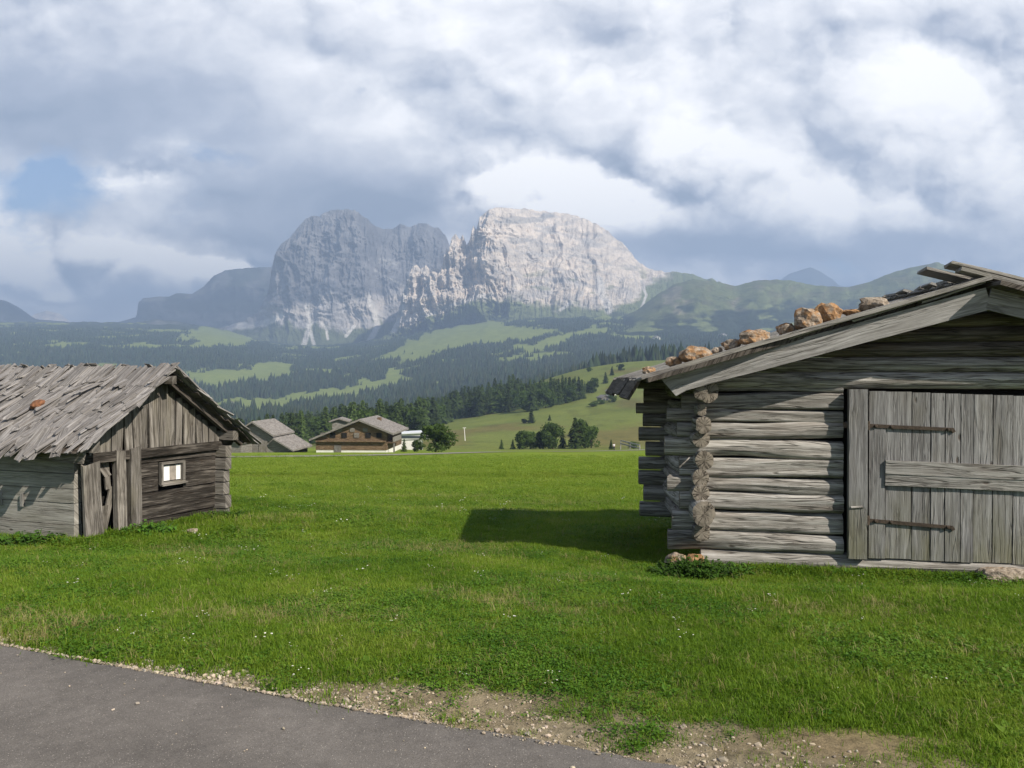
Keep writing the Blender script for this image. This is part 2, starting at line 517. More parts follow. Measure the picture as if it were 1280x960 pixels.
# ground sheet -----------------------------------------------------
def make_ground_material():
    m, nt, bs = new_mat('alpine_ground')
    at = nt.n('ShaderNodeAttribute', attribute_name='tint')
    geo = nt.n('ShaderNodeNewGeometry')
    pos = geo.outputs['Position']
    n1 = nt.noise(pos, 16.0, 8, .72)
    n2 = nt.noise(pos, .6, 5, .6)
    n3 = nt.noise(pos, .035, 5, .6)
    col = nt.mix(1.0, at.outputs['Color'], nt.ramp(n1, [(.3, .5), (.5, 1.0), (.70, 1.4)]), 'MULTIPLY')
    col = nt.mix(1.0, col, nt.ramp(n2, [(.3, (.80, .84, .80)), (.7, (1.18, 1.12, 1.0))]), 'MULTIPLY')
    col = nt.mix(1.0, col, nt.ramp(n3, [(.3, (.86, .88, .85)), (.7, (1.14, 1.1, 1.05))]), 'MULTIPLY')
    nt.put(bs.inputs['Base Color'], col)
    bs.inputs['Roughness'].default_value = 1.0
    bs.inputs['Specular IOR Level'].default_value = .05
    bump(nt, bs, n1, .6, .05)
    return m
GROUNDM = make_ground_material()

def make_ground():
    sc = np.concatenate([-np.geomspace(3.2, .74, 60)[:-1], np.linspace(-.74, .74, 620), np.geomspace(.74, 3.2, 60)[1:]])
    rows = np.concatenate([np.linspace(-40, 1.6, 40)[:-1], np.geomspace(1.6, 5600, 640)])
    S, Y = np.meshgrid(sc, rows)
    X = S * np.maximum(Y, 12.0)
    Z = ground_z(X, Y)
    s = road_s(X, Y)
    # albedo: lawn near by, mown meadow, rough hill pasture, woodland floor
    t = np.empty(X.shape + (3,))
    lawn = np.array((.115, .195, .014)); field = np.array((.150, .218, .024)); hill = np.array((.150, .182, .050)); wood_ = np.array((.038, .052, .026)); alp = np.array((.20, .245, .075))
    w = smooth(9, 34, Y)[..., None]; t[:] = lawn * (1 - w) + field * w
    dry = smooth(.1, .55, fbm(X * .5, Y * .22, 2.0, 4))[..., None] * smooth(8, 25, Y)[..., None]
    t = t * (1 - .35 * dry) + np.array((.20, .18, .045)) * .35 * dry
    w = smooth(125, 260, Y)[..., None]; t = t * (1 - w) + hill * w
    br = (smooth(-.05, .4, fbm(X / 45., Y / 90., 7.0, 5, .6)) * smooth(200, 300, Y))[..., None]
    t = t * (1 - .6 * br) + np.array((.150, .110, .055)) * .6 * br
    br = (smooth(.1, .45, fbm(X / 14., Y / 40., 17.0, 4, .6)) * smooth(160, 260, Y))[..., None]
    t = t * (1 - .4 * br) + np.array((.075, .085, .03)) * .4 * br
    w = smooth(900, 1300, Y)[..., None]; t = t * (1 - w) + alp * w
    Yf = np.maximum(Y, 150)
    fo = is_forest(X, Yf) & (Y > 1050)
    t[fo] = wood_
    # dry bank line across the meadow
    bl = np.exp(-((Y - 31.8 - .6 * fbm(X * .12, 3.0, 1.0, 2)) / .42) ** 2) * (.45 + .55 * smooth(-.3, .3, fbm(X * .35, Y * .3, 5.0, 3)))
    bl = bl[..., None] * .85; t = t * (1 - bl) + np.array((.075, .072, .020)) * bl
    # bare verge along the road
    nz = fbm(X * 1.6, Y * 1.6, 4.0, 4)
    wid = .20 + .22 * smooth(1.0, 4.2, road_t(X, Y)) + .42 * nz
    vg = (smooth(.22, -.10, s - wid))[..., None]
    soil = np.array((.235, .195, .145)) * (1 + .25 * fbm(X * 5, Y * 5, 1.0, 3))[..., None]
    t = t * (1 - vg) + soil * vg
    # worn earth in the lawn
    for (cx, cy, rx, ry) in ((2.15, 5.0, .5, .13), (2.5, 6.1, .45, .1), (.75, 4.2, .5, .18), (1.6, 3.7, .6, .2)):
        e = np.exp(-((X - cx) / rx) ** 2 - ((Y - cy) / ry) ** 2 + .8 * nz)[..., None].clip(0, 1) * .8
        t = t * (1 - e) + np.array((.22, .17, .11)) * e
    V = np.stack([X, Y, Z], -1).reshape(-1, 3)
    me = np_mesh('ground', V, grid_faces(*X.shape), [GROUNDM], t.reshape(-1, 3))
    o = link(bpy.data.objects.new('ground', me)); tag(o, kind='structure')
make_ground()

# road and track ---------------------------------------------------
def make_road():
    m, nt, bs = new_mat('asphalt')
    geo = nt.n('ShaderNodeNewGeometry'); pos = geo.outputs['Position']
    n1 = nt.noise(pos, 160.0, 3, .7); n2 = nt.noise(pos, 1.6, 5, .6)
    vo = nt.n('ShaderNodeTexVoronoi'); nt.put(vo.inputs['Vector'], pos); vo.inputs['Scale'].default_value = 95
    col = nt.ramp(n1, [(.3, (.098, .088, .079)), (.7, (.195, .177, .160))])
    col = nt.mix(1.0, col, nt.ramp(n2, [(.3, .76), (.7, 1.18)]), 'MULTIPLY')
    col = nt.mix(1.0, col, nt.ramp(nt.noise(pos, 14.0, 4, .65), [(.3, .86), (.7, 1.1)]), 'MULTIPLY')
    sp = nt.m('MULTIPLY', nt.m('LESS_THAN', vo.outputs['Distance'], .26), nt.m('GREATER_THAN', nt.sep(vo.outputs['Color'])[0], .82))
    col = nt.mix(nt.m('MULTIPLY', sp, .75), col, (.36, .33, .29))
    nt.put(bs.inputs['Base Color'], col); bs.inputs['Roughness'].default_value = .88
    bump(nt, bs, n1, .6, .006)
    tt = np.linspace(-30, 30, 900); ww = np.array([0, .004, .03, .3, 1, 2, 3.3, 4.8])
    T, W = np.meshgrid(tt, ww, indexing='ij')
    edge = .045 * fbm(tt * 1.1, 0.0, 1.0, 3) + .02 * fbm(tt * 9, 0.0, 5.0, 2)
    S = -W + np.where(W < .5, edge[:, None], 0)
    X = EDGE0[0] + RD[0] * T + RN[0] * S; Y = EDGE0[1] + RD[1] * T + RN[1] * S
    Z = np.full(X.shape, ROADZ + .004) + .006 * fbm(X, Y, 0.0, 2); Z[:, 0] -= .05; Z[:, 1] -= .012
    me = np_mesh('road', np.stack([X, Y, Z], -1).reshape(-1, 3), grid_faces(*X.shape), [m])
    o = link(bpy.data.objects.new('road', me)); tag(o, kind='structure')
make_road()

def make_track():
    m = plain('track_gravel', (.26, .245, .20), 1, .3, .8)
    pts = [(60, 74), (200, 77), (350, 80), (470, 89), (560, 104), (620, 122), (690, 152), (760, 178), (830, 205), (930, 230)]
    P = np.array([((u - 640) / F * y, y) for u, y in pts])
    q = np.linspace(0, len(P) - 1, 160)
    X0 = np.interp(q, range(len(P)), P[:, 0]); Y0 = np.interp(q, range(len(P)), P[:, 1])
    X0 = np.convolve(np.pad(X0, 6, mode='edge'), np.ones(13) / 13, 'valid'); Y0 = np.convolve(np.pad(Y0, 6, mode='edge'), np.ones(13) / 13, 'valid')
    tx, ty = np.gradient(X0), np.gradient(Y0); l = np.hypot(tx, ty); nx, ny = -ty / l, tx / l
    w = np.linspace(-1, 1, 7)
    half = np.interp(q, [0, 3, 4, 6, 9], [3.6, 3.4, 2.2, 3.0, 4.0])
    X = X0[:, None] + nx[:, None] * w * half[:, None]; Y = Y0[:, None] + ny[:, None] * w * half[:, None]
    Z = ground_z(X, Y) + .06
    me = np_mesh('path', np.stack([X, Y, Z], -1).reshape(-1, 3), grid_faces(*X.shape), [m])
    o = link(bpy.data.objects.new('path', me)); tag(o, kind='structure')
make_track()

# ------------------------------------------------------------------ mountains
def rock_mat(name, detail):
    m, nt, bs = new_mat(name)
    at = nt.n('ShaderNodeAttribute', attribute_name='tint')
    geo = nt.n('ShaderNodeNewGeometry')
    x, y, z = nt.sep(geo.outputs['Position'])
    n1 = nt.noise(nt.xyz(x, y, nt.m('MULTIPLY', z, .35)), detail, 8, .68)
    n2 = nt.noise(nt.xyz(nt.m('MULTIPLY', x, .4), y, nt.m('ADD', nt.m('MULTIPLY', z, 2.2), nt.m('MULTIPLY', x, .7))), detail * .8, 6, .65)
    f = nt.m('ADD', nt.m('MULTIPLY', n1, .6), nt.m('MULTIPLY', n2, .4))
    c1 = nt.noise(nt.xyz(nt.m('MULTIPLY', x, .016), nt.m('MULTIPLY', y, .012), nt.m('MULTIPLY', z, .0035)), 1.0, 5, .6, .4)
    c2 = nt.noise(nt.xyz(nt.m('MULTIPLY', x, .0035), nt.m('MULTIPLY', y, .0035), nt.m('ADD', nt.m('MULTIPLY', z, .030), nt.m('MULTIPLY', x, .006))), 1.0, 5, .6, .3)
    k1 = nt.mapr(nt.m('ABSOLUTE', nt.m('SUBTRACT', c1, .5)), .0, .030, 1.0, 0.0); k2 = nt.mapr(nt.m('ABSOLUTE', nt.m('SUBTRACT', c2, .5)), .0, .022, .7, 0.0)
    kk = nt.m('MAXIMUM', k1, k2)
    f = nt.m('SUBTRACT', f, nt.m('MULTIPLY', kk, .10))
    col = nt.mix(1.0, at.outputs['Color'], nt.ramp(f, [(.30, .62), (.48, 1.0), (.64, 1.18)]), 'MULTIPLY')
    nt.put(bs.inputs['Base Color'], col); bs.inputs['Roughness'].default_value = 1.0
    bs.inputs['Specular IOR Level'].default_value = 0.0
    bump(nt, bs, f, 1.0, .25 / detail)
    return m
ROCKM = rock_mat('limestone', .012)

def relief(name, ridge, base, d0, d1, nu, nv, amp, fu, fv, jag, tintf, thick=900, curve=1.0, kind='structure', cliff=None):
    """a mountain: front slope from its foot line (distance d0) to its crest (distance d1) and a back slope behind"""
    u = np.linspace(ridge[0][0], ridge[-1][0], nu)
    yr = np.interp(u, [p[0] for p in ridge], [p[1] for p in ridge])
    yb = np.interp(u, [p[0] for p in base], [p[1] for p in base])
    yr = yr + jag * (fbm(u / 16., 0.0, 3.0, 4, .6) + .6 * fbm(u / 5., 3.0, 1.0, 2))
    yr = np.minimum(yr, yb - .5)
    v = np.linspace(0, 1, nv)
    U, Vv = np.meshgrid(u, v)
    if callable(d1): D1 = d1(u)
    else: D1 = np.full(nu, float(d1))
    g = Vv ** curve
    D = d0 + (D1 - d0)[None, :] * g
    Zb = (HZ - yb) / F * d0; Zr = (HZ - yr) / F * D1
    Xb = (u - 640) / F * d0; Xr = (u - 640) / F * D1
    Z = Zb + (Zr - Zb) * Vv; X = Xb + (Xr - Xb) * Vv
    px_ = U + 0.0; py_ = HZ - F * Z / D
    wu = 9 * fbm(px_ / 24., py_ / 24., 2.0, 3); wv = 9 * fbm(px_ / 24., py_ / 24., 12.0, 3)
    big = ridged((px_ + 2 * wu) / (fu * 3.2), (py_ + 2 * wv) / (fv * 2.5), 4.5, 2)
    rd = ridged((px_ + wu) / fu, (py_ + wv) / fv, 1.5, 5, .6)
    crag = fbm(px_ / 5.5, py_ / 5.0, 6.0, 4, .6)
    blocks = fbm(px_ / (fu * 1.2), py_ / (fu * 1.1), 6.0, 4, .6)
    led = (py_ + .25 * px_ + 2.2 * wv) / 11.0; led = led - np.floor(led); ledge = np.abs(led - .5) * 2
    ribs = ridged((px_ + .7 * wu) / (fu * .42), (py_ + 1.5 * wv) / (fv * 1.3), 9.5, 4, .6)
    cl = cliff(px_, py_) if cliff else 0 * px_
    env = np.minimum(1, 6 * Vv) * np.minimum(1, 5 * (1 - Vv) + .25)
    am = amp(U, py_) if callable(amp) else amp
    Y = D - am * env * (.95 * big + .45 * rd + .30 * blocks + .12 * crag + .12 * ledge + .30 * cl * ribs)
    t = tintf(U, py_, rd, Vv)
    nb = 24
    vb = np.linspace(0, 1, nb + 1)[1:]
    Xk = np.repeat(X[-1][None], nb, 0); Yk = Y[-1][None] + vb[:, None] * thick
    Zk = Z[-1][None] + (Zb.min() - 80 - Z[-1][None]) * vb[:, None] ** 1.2 + 25 * vnoise(Xk / 150., Yk / 150., 1.0) * (1 - vb[:, None])
    skx, sky, skz = Xb[None], Y[:1] + 0, np.minimum(Z[:1] - 250, -200)
    XX = np.concatenate([skx, X, Xk]); YY = np.concatenate([sky, Y, Yk]); ZZ = np.concatenate([skz, Z, Zk])
    TT = np.concatenate([t[:1], t, np.repeat(t[-1][None], nb, 0)])
    me = np_mesh(name, np.stack([XX, YY, ZZ], -1).reshape(-1, 3), grid_faces(*XX.shape), [ROCKM], TT.reshape(-1, 3))
    o = link(bpy.data.objects.new(name, me))
    return tag(o, kind=kind)

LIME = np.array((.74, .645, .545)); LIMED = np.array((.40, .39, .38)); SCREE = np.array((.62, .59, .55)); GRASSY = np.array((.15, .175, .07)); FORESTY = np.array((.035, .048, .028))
def lerp3(a, b, w): return a * (1 - w[..., None]) + b * w[..., None]
def streaks(U, Y, lines):
    r = np.zeros(U.shape)
    for pts, w in lines:
        for (x0, y0), (x1, y1) in zip(pts[:-1], pts[1:]):
            dx, dy = x1 - x0, y1 - y0
            q = np.clip(((U - x0) * dx + (Y - y0) * dy) / (dx * dx + dy * dy), 0, 1)
            dist = np.hypot(U - x0 - q * dx, (Y - y0 - q * dy))
            r = np.maximum(r, smooth(w * 1.4, w * .5, dist))
    return r

# lit limestone massif with its slabby back
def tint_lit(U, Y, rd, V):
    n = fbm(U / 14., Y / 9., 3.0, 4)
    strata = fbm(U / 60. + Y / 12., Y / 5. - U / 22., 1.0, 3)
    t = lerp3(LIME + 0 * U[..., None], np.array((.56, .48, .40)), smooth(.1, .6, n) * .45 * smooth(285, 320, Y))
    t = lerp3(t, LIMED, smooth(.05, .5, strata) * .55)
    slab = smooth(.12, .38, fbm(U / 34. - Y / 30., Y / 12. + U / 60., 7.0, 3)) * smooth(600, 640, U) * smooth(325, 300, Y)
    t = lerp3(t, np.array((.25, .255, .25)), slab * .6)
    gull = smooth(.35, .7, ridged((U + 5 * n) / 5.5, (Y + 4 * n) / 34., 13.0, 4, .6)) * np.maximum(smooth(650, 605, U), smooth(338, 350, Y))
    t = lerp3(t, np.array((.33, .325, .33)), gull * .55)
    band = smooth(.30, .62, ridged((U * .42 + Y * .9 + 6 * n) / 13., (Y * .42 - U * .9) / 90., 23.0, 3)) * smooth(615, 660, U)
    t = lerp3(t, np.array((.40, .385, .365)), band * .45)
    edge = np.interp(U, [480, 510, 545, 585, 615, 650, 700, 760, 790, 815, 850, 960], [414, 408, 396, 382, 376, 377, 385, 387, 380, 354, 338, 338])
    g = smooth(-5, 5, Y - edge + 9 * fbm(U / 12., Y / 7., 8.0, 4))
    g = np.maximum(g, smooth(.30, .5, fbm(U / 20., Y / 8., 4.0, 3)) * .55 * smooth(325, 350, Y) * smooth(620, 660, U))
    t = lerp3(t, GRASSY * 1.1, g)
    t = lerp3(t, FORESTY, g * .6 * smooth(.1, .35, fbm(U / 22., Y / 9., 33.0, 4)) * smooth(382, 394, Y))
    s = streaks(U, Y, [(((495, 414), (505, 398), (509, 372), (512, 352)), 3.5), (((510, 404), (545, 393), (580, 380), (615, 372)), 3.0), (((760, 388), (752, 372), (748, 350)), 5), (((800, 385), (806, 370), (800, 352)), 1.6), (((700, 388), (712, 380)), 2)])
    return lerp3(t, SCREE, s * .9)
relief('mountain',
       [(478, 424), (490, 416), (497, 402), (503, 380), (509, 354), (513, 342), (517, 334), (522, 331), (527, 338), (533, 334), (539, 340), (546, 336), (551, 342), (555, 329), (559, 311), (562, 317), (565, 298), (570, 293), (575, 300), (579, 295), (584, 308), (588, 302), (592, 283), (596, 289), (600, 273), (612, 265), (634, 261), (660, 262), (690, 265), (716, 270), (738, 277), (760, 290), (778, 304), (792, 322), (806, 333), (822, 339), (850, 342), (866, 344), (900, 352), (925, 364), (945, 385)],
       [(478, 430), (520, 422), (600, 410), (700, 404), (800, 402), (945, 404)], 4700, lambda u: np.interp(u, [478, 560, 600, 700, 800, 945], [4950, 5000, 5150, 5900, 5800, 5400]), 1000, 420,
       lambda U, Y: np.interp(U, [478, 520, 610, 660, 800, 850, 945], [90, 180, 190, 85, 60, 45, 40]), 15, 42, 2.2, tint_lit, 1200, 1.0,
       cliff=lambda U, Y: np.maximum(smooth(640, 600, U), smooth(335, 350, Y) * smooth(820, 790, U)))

# shadowed massif further back
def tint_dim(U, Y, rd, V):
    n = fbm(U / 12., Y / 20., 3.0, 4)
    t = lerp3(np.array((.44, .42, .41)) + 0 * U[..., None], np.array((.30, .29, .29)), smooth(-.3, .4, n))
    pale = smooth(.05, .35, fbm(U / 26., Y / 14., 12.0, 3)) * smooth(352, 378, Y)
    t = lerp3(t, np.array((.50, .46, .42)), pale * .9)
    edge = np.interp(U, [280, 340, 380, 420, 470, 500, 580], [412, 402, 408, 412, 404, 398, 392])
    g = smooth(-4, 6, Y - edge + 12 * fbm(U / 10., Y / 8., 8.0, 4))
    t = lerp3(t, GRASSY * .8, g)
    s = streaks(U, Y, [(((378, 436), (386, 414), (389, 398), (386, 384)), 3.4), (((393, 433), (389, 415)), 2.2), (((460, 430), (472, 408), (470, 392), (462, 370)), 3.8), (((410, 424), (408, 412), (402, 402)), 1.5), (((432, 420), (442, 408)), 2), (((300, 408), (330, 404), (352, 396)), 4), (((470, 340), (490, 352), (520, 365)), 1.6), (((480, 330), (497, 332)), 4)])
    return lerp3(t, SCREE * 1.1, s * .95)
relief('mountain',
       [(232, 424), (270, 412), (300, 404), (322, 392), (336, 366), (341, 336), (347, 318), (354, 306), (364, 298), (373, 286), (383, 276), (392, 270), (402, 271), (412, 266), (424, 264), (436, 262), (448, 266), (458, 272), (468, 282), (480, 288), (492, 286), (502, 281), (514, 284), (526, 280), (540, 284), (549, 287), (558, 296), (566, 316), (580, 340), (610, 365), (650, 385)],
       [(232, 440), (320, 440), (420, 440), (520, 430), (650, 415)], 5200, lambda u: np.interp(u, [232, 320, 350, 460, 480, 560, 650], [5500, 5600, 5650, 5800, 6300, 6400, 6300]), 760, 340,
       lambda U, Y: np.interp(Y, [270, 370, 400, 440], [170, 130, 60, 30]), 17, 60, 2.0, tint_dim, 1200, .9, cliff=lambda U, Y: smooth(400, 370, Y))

# green ridges to the right
def tint_green(U, Y, rd, V):
    n = fbm(U / 16., Y / 10., 3.0, 4)
    t = lerp3(GRASSY * .95 + 0 * U[..., None], np.array((.14, .135, .07)), smooth(-.1, .5, n) * .7)
    t = lerp3(t, np.array((.30, .26, .20)), smooth(.25, .45, fbm(U / 20., Y / 14., 21.0, 4)) * .6 * smooth(985, 880, U))
    f = smooth(-6, 8, Y - np.interp(U, [780, 850, 900, 950, 1000, 1060, 1300], [398, 388, 384, 386, 378, 374, 372]) + 22 * fbm(U / 17., Y / 9., 8.0, 4))
    t = lerp3(t, FORESTY, f)
    m = smooth(.22, .4, fbm(U / 25., Y / 7., 31.0, 3))
    return lerp3(t, GRASSY * 1.2, m * f)
relief('hills',
       [(735, 421), (762, 408), (790, 392), (815, 372), (840, 357), (866, 350), (893, 352), (918, 358), (945, 351), (985, 351), (1020, 358), (1058, 360), (1085, 352), (1128, 337), (1168, 329), (1206, 340), (1240, 352), (1262, 360), (1284, 354), (1400, 340), (1700, 352), (2100, 345)],
       [(735, 422), (790, 420), (900, 430), (1000, 436), (2100, 440)], 3300, 4500, 420, 120, 110, 26, 26, 1.0, tint_green, 900, 1.0)
# far blue ranges
def tint_far(U, Y, rd, V):
    n = fbm(U / 20., Y / 12., 3.0, 3)
    return lerp3(np.array((.07, .08, .06)) + 0 * U[..., None], np.array((.16, .16, .15)), smooth(-.2, .5, n))
relief('hills', [(120, 412), (150, 402), (174, 396), (179, 373), (200, 371), (214, 371), (222, 367), (242, 368), (256, 358), (268, 346), (284, 338), (310, 336), (345, 334), (420, 330), (520, 340)],
       [(120, 416), (520, 416)], 7600, 8300, 200, 60, 90, 22, 22, .8, tint_far, 1500)
relief('hills', [(-900, 372), (-300, 365), (-60, 370), (4, 375), (16, 386), (34, 396), (52, 400), (84, 402), (104, 409), (140, 406), (178, 402), (260, 408), (320, 416)],
       [(-900, 420), (320, 420)], 6600, 7100, 260, 60, 90, 24, 20, .8, tint_far, 1200)
relief('hills', [(-900, 388), (-300, 384), (-80, 392), (0, 402), (50, 412), (95, 417), (130, 414), (165, 405), (196, 399), (225, 402), (262, 410), (300, 418), (340, 426)],
       [(-900, 432), (340, 432)], 4900, 5500, 200, 60, 90, 24, 20, .9, tint_far, 900)
relief('hills', [(30, 402), (44, 393), (58, 389), (72, 391), (84, 402)], [(30, 404), (84, 404)], 10500, 10700, 60, 20, 50, 20, 20, .8, tint_lit, 600)
relief('hills', [(940, 360), (975, 350), (985, 343), (1000, 338), (1012, 334), (1026, 341), (1040, 350), (1048, 357), (1090, 362), (1260, 357), (1285, 356), (1400, 362)], [(940, 366), (1400, 366)], 10200, 10600, 140, 30, 60, 24, 20, .8, tint_far, 600)

# ------------------------------------------------------------------ far forest: one mass of small spires
def make_forest():
    n = 90000
    y = np.exp(RNG.uniform(math.log(1100), math.log(4600), n * 3))
    u = RNG.uniform(-120, 1330, n * 3)
    x = (u - 640) / F * y
    k = is_forest(x, y)
    # weight towards equal cover on the ground as seen
    x, y = x[k][:n], y[k][:n]
    z = ground_z(x, y)
    h = np.clip(RNG.lognormal(math.log(15.5), .32, len(x)), 7, 30) * np.interp(y, [1100, 2200, 4500], [1, .85, .62]) * (1 + .15 * vnoise(x / 90., y / 90., 2.0)); r = h * RNG.uniform(.17, .25, len(x))
    ns = 6
    a0 = RNG.uniform(0, 6.28, len(x))
    V = np.empty((len(x), ns * 2 + 1, 3))
    for i in range(ns):
        a = a0 + 2 * math.pi * i / ns
        j = RNG.uniform(.75, 1.25, len(x))
        V[:, i] = np.stack([x + np.cos(a) * r * j, y + np.sin(a) * r * j, z + h * .02], -1)
        V[:, ns + i] = np.stack([x + np.cos(a + .5) * r * .62 * j, y + np.sin(a + .5) * r * .62 * j, z + h * RNG.uniform(.40, .52, len(x))], -1)
    V[:, 2 * ns] = np.stack([x, y, z + h], -1)
    f = []
    for i in range(ns):
        i2 = (i + 1) % ns
        f += [(i, i2, ns + i), (i2, ns + i2, ns + i), (ns + i, ns + i2, 2 * ns)]
    f = np.array(f)[None] + (np.arange(len(x)) * (2 * ns + 1))[:, None, None]
    c = np.array((.042, .060, .030))[None] * RNG.uniform(.65, 1.35, (len(x), 1)) * np.stack([RNG.uniform(.85, 1.2, len(x)), np.ones(len(x)), RNG.uniform(.8, 1.1, len(x))], -1)
    t = np.repeat(c[:, None], 2 * ns + 1, 1)
    m, nt, bs = new_mat('far_needles')
    at = nt.n('ShaderNodeAttribute', attribute_name='tint')
    nt.put(bs.inputs['Base Color'], at.outputs['Color']); bs.inputs['Roughness'].default_value = 1; bs.inputs['Specular IOR Level'].default_value = 0
    me = np_mesh('forest', V.reshape(-1, 3), f.reshape(-1, 3), [m], t.reshape(-1, 3), False)
    o = link(bpy.data.objects.new('forest', me)); tag(o, 'blue green conifer forest covering the far slopes below the peaks', 'forest', kind='stuff')
make_forest()

# ------------------------------------------------------------------ trees
def leaf_mat(name, c, c2):
    m, nt, bs = new_mat(name)
    oi = nt.n('ShaderNodeObjectInfo'); geo = nt.n('ShaderNodeNewGeometry')
    nz = nt.noise(geo.outputs['Position'], .9, 3)
    col = nt.mix(nz, c, c2)
    col = nt.mix(1.0, col, nt.ramp(oi.outputs['Random'], [(0, .6), (1, 1.35)]), 'MULTIPLY')
    nt.put(bs.inputs['Base Color'], col); bs.inputs['Roughness'].default_value = .8
    bs.inputs['Specular IOR Level'].default_value = .1
    tr = nt.n('ShaderNodeBsdfTranslucent'); nt.put(tr.inputs[0], col); mx = nt.n('ShaderNodeMixShader'); mx.inputs[0].default_value = .35
    nt.t.links.new(bs.outputs[0], mx.inputs[1]); nt.t.links.new(tr.outputs[0], mx.inputs[2])
    nt.t.links.new(mx.outputs[0], [n for n in nt.t.nodes if n.type == 'OUTPUT_MATERIAL'][0].inputs[0])
    return m
NEEDLE = leaf_mat('spruce_needles', (.050, .084, .024), (.115, .165, .046))
LEAF = leaf_mat('broad_leaves', (.046, .082, .018), (.100, .152, .034))
BARK = plain('bark', (.085, .062, .045), .95, .4, 5)

def crown_mesh(name, kind, seed):
    """unit-height crowns made of many small drooping sprays"""
    r = np.random.default_rng(seed)
    tris = []
    if kind == 'spruce':
        R0 = .19
        lev = 22
        for i in range(lev):
            h = .07 + .91 * (i / lev)
            R = R0 * (1 - h) ** .8 * r.uniform(.75, 1.15)
            nb = max(5, int(13 * (1 - h)) + 3)
            for b in range(nb):
                a = r.uniform(0, 6.283); Lb = R * r.uniform(.65, 1.2) + .012
                for s in range(4):
                    q = (s + r.uniform(.2, .9)) / 4
                    c = np.array((math.cos(a) * Lb * q, math.sin(a) * Lb * q, h - .05 * q * q + r.normal(0, .008)))
                    sz = .030 * (1.15 - .5 * h) * r.uniform(.7, 1.3)
                    o = np.array((math.cos(a), math.sin(a), -.45)); sd = np.array((-math.sin(a), math.cos(a), 0.0)); sd = sd + r.normal(0, .35, 3); 
                    tris.append((c - sd * sz, c + sd * sz, c + o * sz * 2.0))
                    tris.append((c - o * sz * .6 + np.array((0, 0, sz * .5)), c + sd * sz * .8 + o * sz, c - sd * sz * .8 + o * sz - np.array((0, 0, sz * .7))))
    else:
        lobes = [(r.normal(0, .17), r.normal(0, .17), r.uniform(.10, .84), r.uniform(.14, .24)) for _ in range(19)]
        for (x, y, z, q) in lobes:
            w = 1.25 * (1 - abs(z - .4) * .9)
            for _ in range(150):
                d = r.normal(0, 1, 3); d /= np.linalg.norm(d)
                c = np.array((x * w, y * w, z)) + d * q * r.uniform(.6, 1.08) * np.array((1, 1, .8))
                if c[2] < .05: continue
                s = .030 * r.uniform(.6, 1.3)
                a1 = r.normal(0, 1, 3); a2 = r.normal(0, 1, 3)
                tris.append((c + a1 * s, c + a2 * s, c - (a1 + a2) * s * .8))
    V = np.array(tris).reshape(-1, 3)
    return np_mesh(name, V, np.arange(len(V)).reshape(-1, 3), [NEEDLE if kind == 'spruce' else LEAF], None, False)

def trunk_mesh(kind, seed):
    mb = MB()
    r = np.random.default_rng(seed)
    hh = .9 if kind == 'spruce' else .6
    n = 7; rows = 7; V = []; G = []
    for i in range(rows):
        t = i / (rows - 1); rad = (.022 if kind == 'spruce' else .030) * (1 - .85 * t) + (.012 if i == 0 else 0)
        for k in range(n):
            a = 6.283 * k / n
            V.append((math.cos(a) * rad + .008 * math.sin(3 * t + seed), math.sin(a) * rad, t * hh - .02)); G.append((t, a, 0))
    mb.add(V, [(i * n + k, i * n + (k + 1) % n, (i + 1) * n + (k + 1) % n, (i + 1) * n + k) for i in range(rows - 1) for k in range(n)], G, 0, True)
    for j in range(9 if kind != 'spruce' else 6):      # limbs
        z0 = r.uniform(.15, .55); a = r.uniform(0, 6.28); L = r.uniform(.10, .22)
        p0 = Vector((0, 0, z0)); p1 = Vector((math.cos(a) * L, math.sin(a) * L, z0 + (L * .6 if kind != 'spruce' else -.02)))
        add_plank(mb, p0, p1, Vector((0, 0, 1)), .012, .012, ns=2, taper=.4)
    return mb.mesh('trunk', [BARK])

PROTO = {}
def tree_at(kind, var, loc, h, wscale, name, label, group, rz=None):
    key = (kind, var)
    rz = random.uniform(0, 6.28) if rz is None else rz
    sc = (h * wscale, h * wscale, h)
    if key not in PROTO:
        root = empty(name, (0, 0, 0), label, 'tree', group)
        for nm, me in (('trunk', trunk_mesh(kind, var)), ('crown', crown_mesh('crown', kind, 40 + var))):
            o = bpy.data.objects.new(nm, me); COL.objects.link(o); o.parent = root
        PROTO[key] = root
        root.location = loc; root.rotation_euler = (0, 0, rz); root.scale = sc
        return root
    c = copy_thing(PROTO[key], loc, rz, sc, label, group)
    c.name = name
    return c

